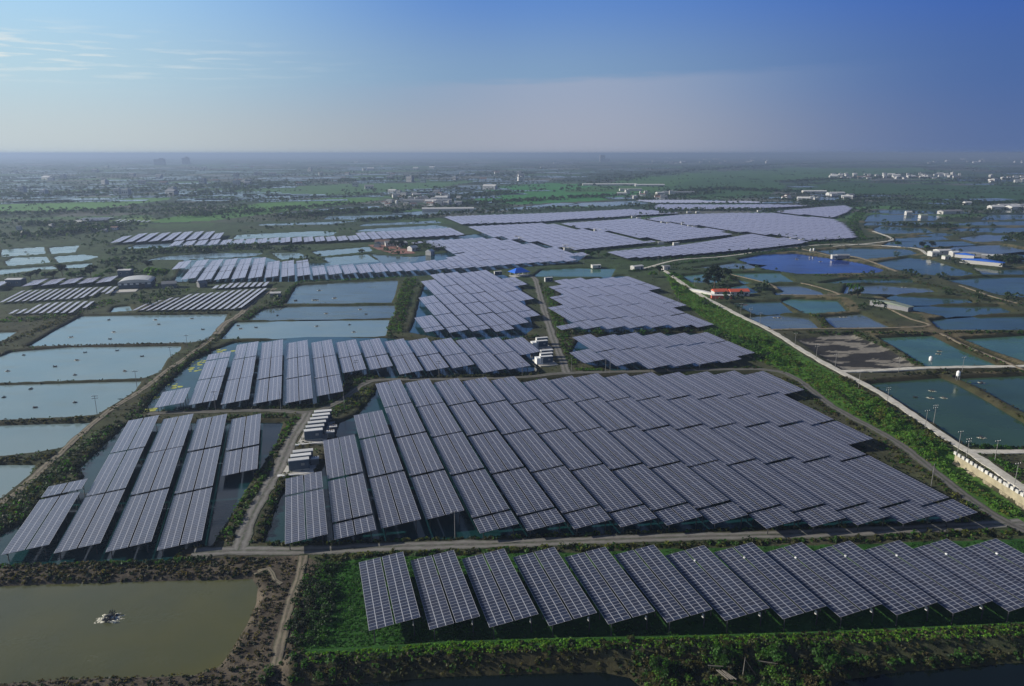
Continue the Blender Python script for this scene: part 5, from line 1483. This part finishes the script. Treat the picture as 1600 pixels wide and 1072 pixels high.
def aerator(u, v, run, label, group, s=1.0):
    _p = at(u, v, -.9); lv = max([q for kk, PP, q in POLY if inside(np.array([_p[0]]), np.array([_p[1]]), PP)[0]] or [-.9])
    x, y = at(u, v, lv); e = empty('paddlewheel_aerator', x, y, lv, random.random() * 3.1); e.scale = (s, s, s)
    link('float', A_float, (), e); link('motor', A_motor, (), e)
    for sy in (-1.05, 1.05):
        w_ = link('paddle_wheel', A_wheel, (), e); w_.location = (0, sy, .35); w_.rotation_euler = (0, random.random(), 0)
    if run:
        f = link('splash', random.choice(SPL), (), e); f.rotation_euler = (0, 0, -e.rotation_euler.z + random.uniform(-.3, .3))
    return tag(e, label, 'aerator', group)
POND_A = [
 ('top left pond', [(170,500),(248,507),(172,530),(317,515)], [(111,527),(178,519),(243,500),(300,498)]),
 ('second left pond', [(37,555),(133,551),(183,548),(222,557),(86,573),(117,586),(195,580)], [(120,563),(12,580)]),
 ('third left pond', [(48,608),(6,621),(117,629),(55,637)], []),
 ('upper middle pond', [(462,470)], [(499,454),(491,469),(495,469),(523,466)]),
 ('middle strip pond', [(433.5,493),(572,491)], [(439,483),(510,490),(563,483.6)]),
 ('lower middle pond', [(546,507.6),(372,509),(400,512)], [(495,510),(553,519),(376,514)]),
 ('blue lined pond', [], [(1245,405),(1282,409)]), ('slate pond behind lined pond', [], [(1400,393)]),
 ('slate pond by pump houses', [], [(1443,406),(1452,413)]), ('small grey pond', [], [(1211,496.5),(1218,496.5)]),
 ('grey pond beside it', [], [(1314,495.5),(1320,495.5)]), ('teal pond on right', [], [(1468,549),(1466,553),(1553,575)]),
 ('big dark green pond', [(1430,621)], [(1456,611),(1454,622),(1475,622),(1533,684)]), ('dark pond at right edge', [], [(1533,598)]),
 ('grey strip pond', [], [(1412,449)]), ('far left small ponds', [], [(40,394)])]
for nm, idle, run in POND_A:
    for lst, rn in ((idle, 0), (run, 1)):
        lst = sorted(lst)
        for i, (u, v) in enumerate(lst):
            lb = ('running aerator splashing white foam on the %s' if rn else 'idle dark aerator floating on the %s') % nm
            if len(lst) > 1: lb += ', %s from left' % ORD[i]
            aerator(u, v, rn, lb, 'aerators on the ' + nm, .7 if v > 470 else .9)
aerator(172, 966, 1, 'running aerator churning pale foam on the olive pond', 'aerator on the olive pond', 1.25)
# foam wake spread round the olive pond aerator
# ------------------------------------------------------------------ poles
pl = {}
def pole_parts(h):
    if h not in pl:
        b = MB(); b.tube((0, 0, -.5), (0, 0, h), .11, .07, 8); a_ = b.mesh('shaft'); a_.materials.append(M['pole'])
        b = MB(); b.box(0, 0, 0, 2.2, .12, .14); c_ = b.mesh('crossarm'); c_.materials.append(M['dark_metal'])
        b = MB(); b.lathe(0, 0, [(.05, 0), (.09, .08), (.05, .16), (.08, .22), (.03, .32)], 7); d_ = b.mesh('insulator'); d_.materials.append(M['white'])
        pl[h] = (a_, c_, d_)
    return pl[h]
def pole(u, v, h, arms, label, group=None, rz=None):
    x, y = at(u, v); z = float(ground_z([x], [y])[0]); e = empty('utility_pole', x, y, max(z, -1.2), RZ if rz is None else rz)
    a_, c_, d_ = pole_parts(h); link('shaft', a_, (), e)
    for i in range(arms):
        c = link('crossarm', c_, (), e); c.location = (0, .12, h - .5 - i * .9)
        for q in (-.95, 0, .95):
            s_ = link('insulator', d_, (), c); s_.location = (q, 0, .14)
    return tag(e, label, 'utility pole', group)
rp = [(1241.8,542),(1275,561),(1304.5,577),(1341,607),(1385.5,633),(1403.8,581),(1445,671),(1458.6,661),(1496.5,706),(1510,715),(1554,721),(1585,758),(1187,508),(1172,500),(1157,492),(1118,470),(1085,448),(1503,582)]
rp.sort(key=lambda p: p[0])
for i, (u, v) in enumerate(rp): pole(u, v, 7.5, 1 if i % 3 else 2, 'concrete utility pole beside the pale right road, %s from left' % ORD[i], 'poles along the pale right road')
for i, (u, v, h, a) in enumerate([(152,648,8,2),(214,604,8,1),(267,560,6,1),(293,545,7.5,1),(1454.7,760,7.5,0),(711,841,8,1),(337,641,8,1),(439,641,8,0),(538,640,7,0),(557,583,7.5,2),(686,590,8,2),(816,588,7,1),(893,584,8,0),(946,583,7.5,0),(953,583,8.5,1),(1093,578,6,0),(350,660,4,0),(594,425,8,1),(1060,470,6,0)]):
    pole(u, v, h, a, ['utility pole at the lower left pond corner', 'utility pole by the second dike at left', 'short pole among bushes on the left dike', 'utility pole at the top of the left dike', 'pale bare post between central array and gravel track', 'pale pole standing in front of the central array', 'dark pole on the crossroad before the second row', 'pole left of the track junction near containers', 'pole at the bend above the six containers', 'utility pole in front of the second row, left of centre', 'utility pole in front of the second row, centre', 'utility pole in front of the second row, right end', 'pale bare pole at the lane junction', 'pale pole below small right-hand block, left of a pair', 'pale pole below small right-hand block, right of a pair', 'short post below the small right-hand block', 'short post at the top of the lower left array', 'utility pole in the gap left of block left of lane', 'short post in the upper green belt'][i])
for i, (u, v) in enumerate([(640,412),(705,420),(780,412),(877,409),(897,408),(300,431),(295,434),(415,432),(1028,416),(1035,414),(856,416),(912,415)]):
    pole(u, v, 8, 1, 'far utility pole before the long distant row, %s in the list from left' % ORD[sorted([640,705,780,877,897,300,295,415,1028,1035,856,912]).index(u)] if False else 'thin far utility pole near the long distant row, %s from left' % ORD[sorted([640,705,780,877,897,300,295,415,1028,1035,856,912]).index(u)], 'far poles near the long distant row')
# ------------------------------------------------------------------ road edge wall with guard blocks
a0, a1 = at(1492, 712), at(1625, 795)
wl = resample(np.array([a0, (a0 + a1) / 2 + np.array((.4, -.3)), a1]), 1.0)
b = MB(); prev = None
for i, p in enumerate(wl):
    cur = ((p[0], p[1], .35), (p[0], p[1], -2.0), (p[0] - 1.4, p[1] - .9, -2.6 + .5 * math.sin(i * .9)))
    if prev:
        b.face([prev[0], prev[1], cur[1], cur[0]]); b.face([prev[1], prev[2], cur[2], cur[1]])
        b.face([prev[0], cur[0], (cur[0][0] + .4, cur[0][1] + .25, .35), (prev[0][0] + .4, prev[0][1] + .25, .35)])
    prev = cur
o = b.build('retaining_wall', M['wallstone']); tag(o, 'weathered tan retaining wall below the pale right road', 'retaining wall')
b = MB(); b.box(0, 0, 0, 1.3, .5, 1.0, 0, 0, .9); bmk = b.mesh('guard_block'); bmk.materials.append(M['block'])
S = resample(np.array([a0, a1]), 1.0); tot = len(S); nb_ = 20
ang = math.atan2(a1[1] - a0[1], a1[0] - a0[0])
for i in range(nb_):
    p = S[int((i + .5) * (tot - 1) / nb_)]
    o = link('guard_block', bmk); o.location = (p[0] + .2, p[1] + .15, .34); o.rotation_euler = (0, 0, ang)
    tag(o, 'white concrete guard block on the retaining wall, %s from its far end' % ORD[i], 'guard block', 'guard blocks on the retaining wall')
# boards lying on the near canal bank
for i, (u, v, L, rz) in enumerate([(1128,1062,3.4,2.0),(1132,1062,3.4,2.05),(1136,1062,3.2,1.98),(1140,1063,3.2,2.1),(1122,1049,4.2,.05),(1104,1033,2.2,.1),(1198,1043,3.6,-.1)]):
    x, y = at(u, v, -.2); b = MB(); b.box(0, 0, 0, L, .22, .1); b.box(0, 0, -.08, .2, .3, .08); o = b.build('plank', M['wood'])
    o.location = (x, y, .9 + i * .01); o.rotation_euler = (.06, .1, rz)
    tag(o, ['pale plank on the near bank, leftmost of a slanting bundle', 'pale plank on the near bank, second of a slanting bundle', 'pale plank on the near bank, third of a slanting bundle', 'pale plank on the near bank, last of a slanting bundle', 'long grey plank lying level above the slanting bundle', 'short grey plank at the upper left of the debris', 'grey plank lying right of the white post'][i], 'plank')
x, y = at(1160, 1060, -.2); b = MB(); b.tube((0, 0, 0), (.35, .5, 4.2), .12, .05); b.tube((.3, .45, 3.8), (2.6, .2, .4), .05, .03, 6); o = b.build('leaning_post', M['wood']); o.location = (x, y, 0)
tag(o, 'pale leaning post with a stay on the near bank', 'post')
# yellow algae on the water behind the left dike
r = np.random.default_rng(4); b = MB()
for (u, v, n, sp) in [(236,640,8,2.5),(247,622,8,2.5),(296,577,12,4),(312,566,12,4),(270,604,6,2),(340,549,10,4),(225,643,6,2)]:
    c = at(u, v, -.9)
    for i in range(n):
        px_, py_ = c + r.normal(size=2) * sp * np.array((1, .8)); s = r.uniform(.5, 1.5)
        b.lathe(px_, py_, [(s, -.92), (s * .9, -.88), (s * .3, -.86)], 9)
tag(b.build('algae_mat', M['algae']), 'yellow green algae floating along the left dike', 'algae', kind='stuff')

# ------------------------------------------------------------------ light, sky, air
SUN_AZ, SUN_EL = R(-82), R(24)
sun = bpy.data.objects.new('sun', bpy.data.lights.new('sun', 'SUN')); col.objects.link(sun)
sun.data.energy = 4.8; sun.data.angle = R(.6); sun.data.color = (1.0, .93, .82)
d = Vector((math.sin(SUN_AZ) * math.cos(SUN_EL), math.cos(SUN_AZ) * math.cos(SUN_EL), math.sin(SUN_EL)))
sun.rotation_euler = d.to_track_quat('Z', 'Y').to_euler()
sun.location = d * 500
w = bpy.data.worlds.new('World'); scene.world = w; w.use_nodes = True
nt = w.node_tree; bg = nt.nodes['Background']
sky = nt.nodes.new('ShaderNodeTexSky'); sky.sky_type = 'NISHITA'; sky.sun_disc = False
sky.sun_elevation = SUN_EL; sky.sun_rotation = SUN_AZ
sky.air_density = 1.0; sky.dust_density = 1.0; sky.ozone_density = 3.0; sky.altitude = 90
# thin cirrus streaks and a grey veil low in the sky
tc = nt.nodes.new('ShaderNodeTexCoord'); sp = nt.nodes.new('ShaderNodeSeparateXYZ'); nt.links.new(tc.outputs['Generated'], sp.inputs[0])
az_ = math_node(nt, 'ARCTAN2', sp.outputs[0], sp.outputs[1]); el_ = math_node(nt, 'ARCSINE', sp.outputs[2])
def band(x, c, wd):
    t = math_node(nt, 'DIVIDE', math_node(nt, 'SUBTRACT', x, c), wd)
    return math_node(nt, 'POWER', 2.718, math_node(nt, 'MULTIPLY', math_node(nt, 'MULTIPLY', t, t), -1))
cb = nt.nodes.new('ShaderNodeCombineXYZ'); nt.links.new(math_node(nt, 'MULTIPLY', az_, 9.0), cb.inputs[0]); nt.links.new(math_node(nt, 'MULTIPLY_ADD', el_, 110.0, math_node(nt, 'MULTIPLY', az_, -3.0)), cb.inputs[1])
cn = nt.nodes.new('ShaderNodeTexNoise'); cn.inputs['Scale'].default_value = 1.6; cn.inputs['Detail'].default_value = 6; nt.links.new(cb.outputs[0], cn.inputs['Vector'])
st = math_node(nt, 'MULTIPLY', math_node(nt, 'MAXIMUM', math_node(nt, 'SUBTRACT', cn.outputs['Fac'], .51), 0), 6.0)
msk = math_node(nt, 'MULTIPLY', band(az_, R(-37), R(14)), band(el_, R(6.2), R(1.25)))
cl = math_node(nt, 'MINIMUM', math_node(nt, 'MULTIPLY', st, msk), .75)
# hazy lower sky: brighter towards the sun, deep blue away from it, grey murk on the horizon
STR = .085
azn = math_node(nt, 'MULTIPLY_ADD', az_, 1 / R(120), .5); azn.node.use_clamp = True
def az_ramp(stops):
    r = nt.nodes.new('ShaderNodeValToRGB'); r.color_ramp.interpolation = 'EASE'
    e = r.color_ramp.elements
    e[0].position, e[0].color = 0.0, (*stops[0][1], 1)
    e[1].position, e[1].color = 1.0, (*stops[-1][1], 1)
    for deg, c in stops[1:-1]:
        e.new((deg + 60) / 120).color = (*c, 1)
    nt.links.new(azn, r.inputs[0]); return r.outputs[0]
r0 = az_ramp([(-60, (.74, .78, .78)), (-36, (.55, .62, .64)), (0, (.33, .37, .43)), (36, (.095, .155, .33)), (60, (.075, .125, .27))])
r1 = az_ramp([(-60, (.70, .86, .95)), (-36, (.47, .66, .77)), (0, (.22, .35, .53)), (36, (.068, .14, .36)), (60, (.055, .12, .32))])
r2 = az_ramp([(-60, (.58, .82, 1.05)), (-36, (.37, .64, .92)), (0, (.110, .25, .60)), (36, (.042, .120, .44)), (60, (.035, .10, .38))])
def ramp01(x, lo, hi):
    n = nt.nodes.new('ShaderNodeMapRange'); n.interpolation_type = 'SMOOTHSTEP'
    n.inputs['From Min'].default_value = lo; n.inputs['From Max'].default_value = hi; nt.links.new(x, n.inputs['Value']); return n.outputs[0]
g1 = mix_col(nt, ramp01(el_, R(.5), R(6)), r0, r1)
# a long flat veil with a soft upper edge right of the middle
ve = math_node(nt, 'SUBTRACT', el_, math_node(nt, 'MULTIPLY_ADD', az_, .03, R(5.3)))
vn = math_node(nt, 'MULTIPLY_ADD', cn.outputs['Fac'], R(.9), R(-.45))
vm = math_node(nt, 'SUBTRACT', 1, ramp01(math_node(nt, 'ADD', ve, vn), R(-.5), R(.25)))
vm = math_node(nt, 'MULTIPLY', math_node(nt, 'MULTIPLY', vm, band(az_, R(5), R(12))), .5)
g1 = mix_col(nt, vm, g1, (.40, .42, .53))
g2 = mix_col(nt, ramp01(el_, R(5), R(12)), g1, r2)
r3 = az_ramp([(-60, (.85, .90, .98)), (-36, (.58, .66, .80)), (0, (.12, .17, .30)), (36, (.040, .080, .22)), (60, (.035, .08, .22))])
g2 = mix_col(nt, ramp01(el_, R(13), R(24)), g2, r3)
low = math_node(nt, 'SUBTRACT', 1, ramp01(el_, R(25), R(40)))
gs = mix_col(nt, 1.0, g2, (.79 / STR, .79 / STR, .79 / STR), 'MULTIPLY')
tint = mix_col(nt, 1.0, sky.outputs[0], (.30, .37, .54), 'MULTIPLY')
base_sky = mix_col(nt, low, tint, gs)
c1 = mix_col(nt, cl, base_sky, (7.4, 7.7, 7.5))
nt.links.new(c1, bg.inputs['Color']); bg.inputs['Strength'].default_value = STR

# the air of the place: one even haze from ground to just above the lens
b = MB(); b.box(0, 20000, -8, 95000, 52000, 116)
hz = b.build('haze', ()); tag(hz, kind='stuff', label='pale blue haze lying over the whole plain', cat='haze')
m = bpy.data.materials.new('haze'); m.use_nodes = True; nt = m.node_tree
for n in list(nt.nodes):
    if n.type == 'BSDF_PRINCIPLED': nt.nodes.remove(n)
pv = nt.nodes.new('ShaderNodeVolumePrincipled'); pv.inputs['Color'].default_value = (.38, .49, .68, 1); pv.inputs['Density'].default_value = 1.65e-4; pv.inputs['Anisotropy'].default_value = .30
nt.links.new(pv.outputs[0], nt.nodes['Material Output'].inputs['Volume'])
hz.data.materials.append(m)

scene.view_settings.view_transform = 'Standard'; scene.view_settings.look = 'None'
scene.view_settings.exposure = 0.35; scene.view_settings.gamma = 1.0
scene.cycles.use_denoising = True
scene.cycles.max_bounces = 6; scene.cycles.diffuse_bounces = 2; scene.cycles.glossy_bounces = 3
scene.cycles.transmission_bounces = 2; scene.cycles.volume_bounces = 0; scene.cycles.transparent_max_bounces = 4
scene.cycles.sample_clamp_indirect = 4.0
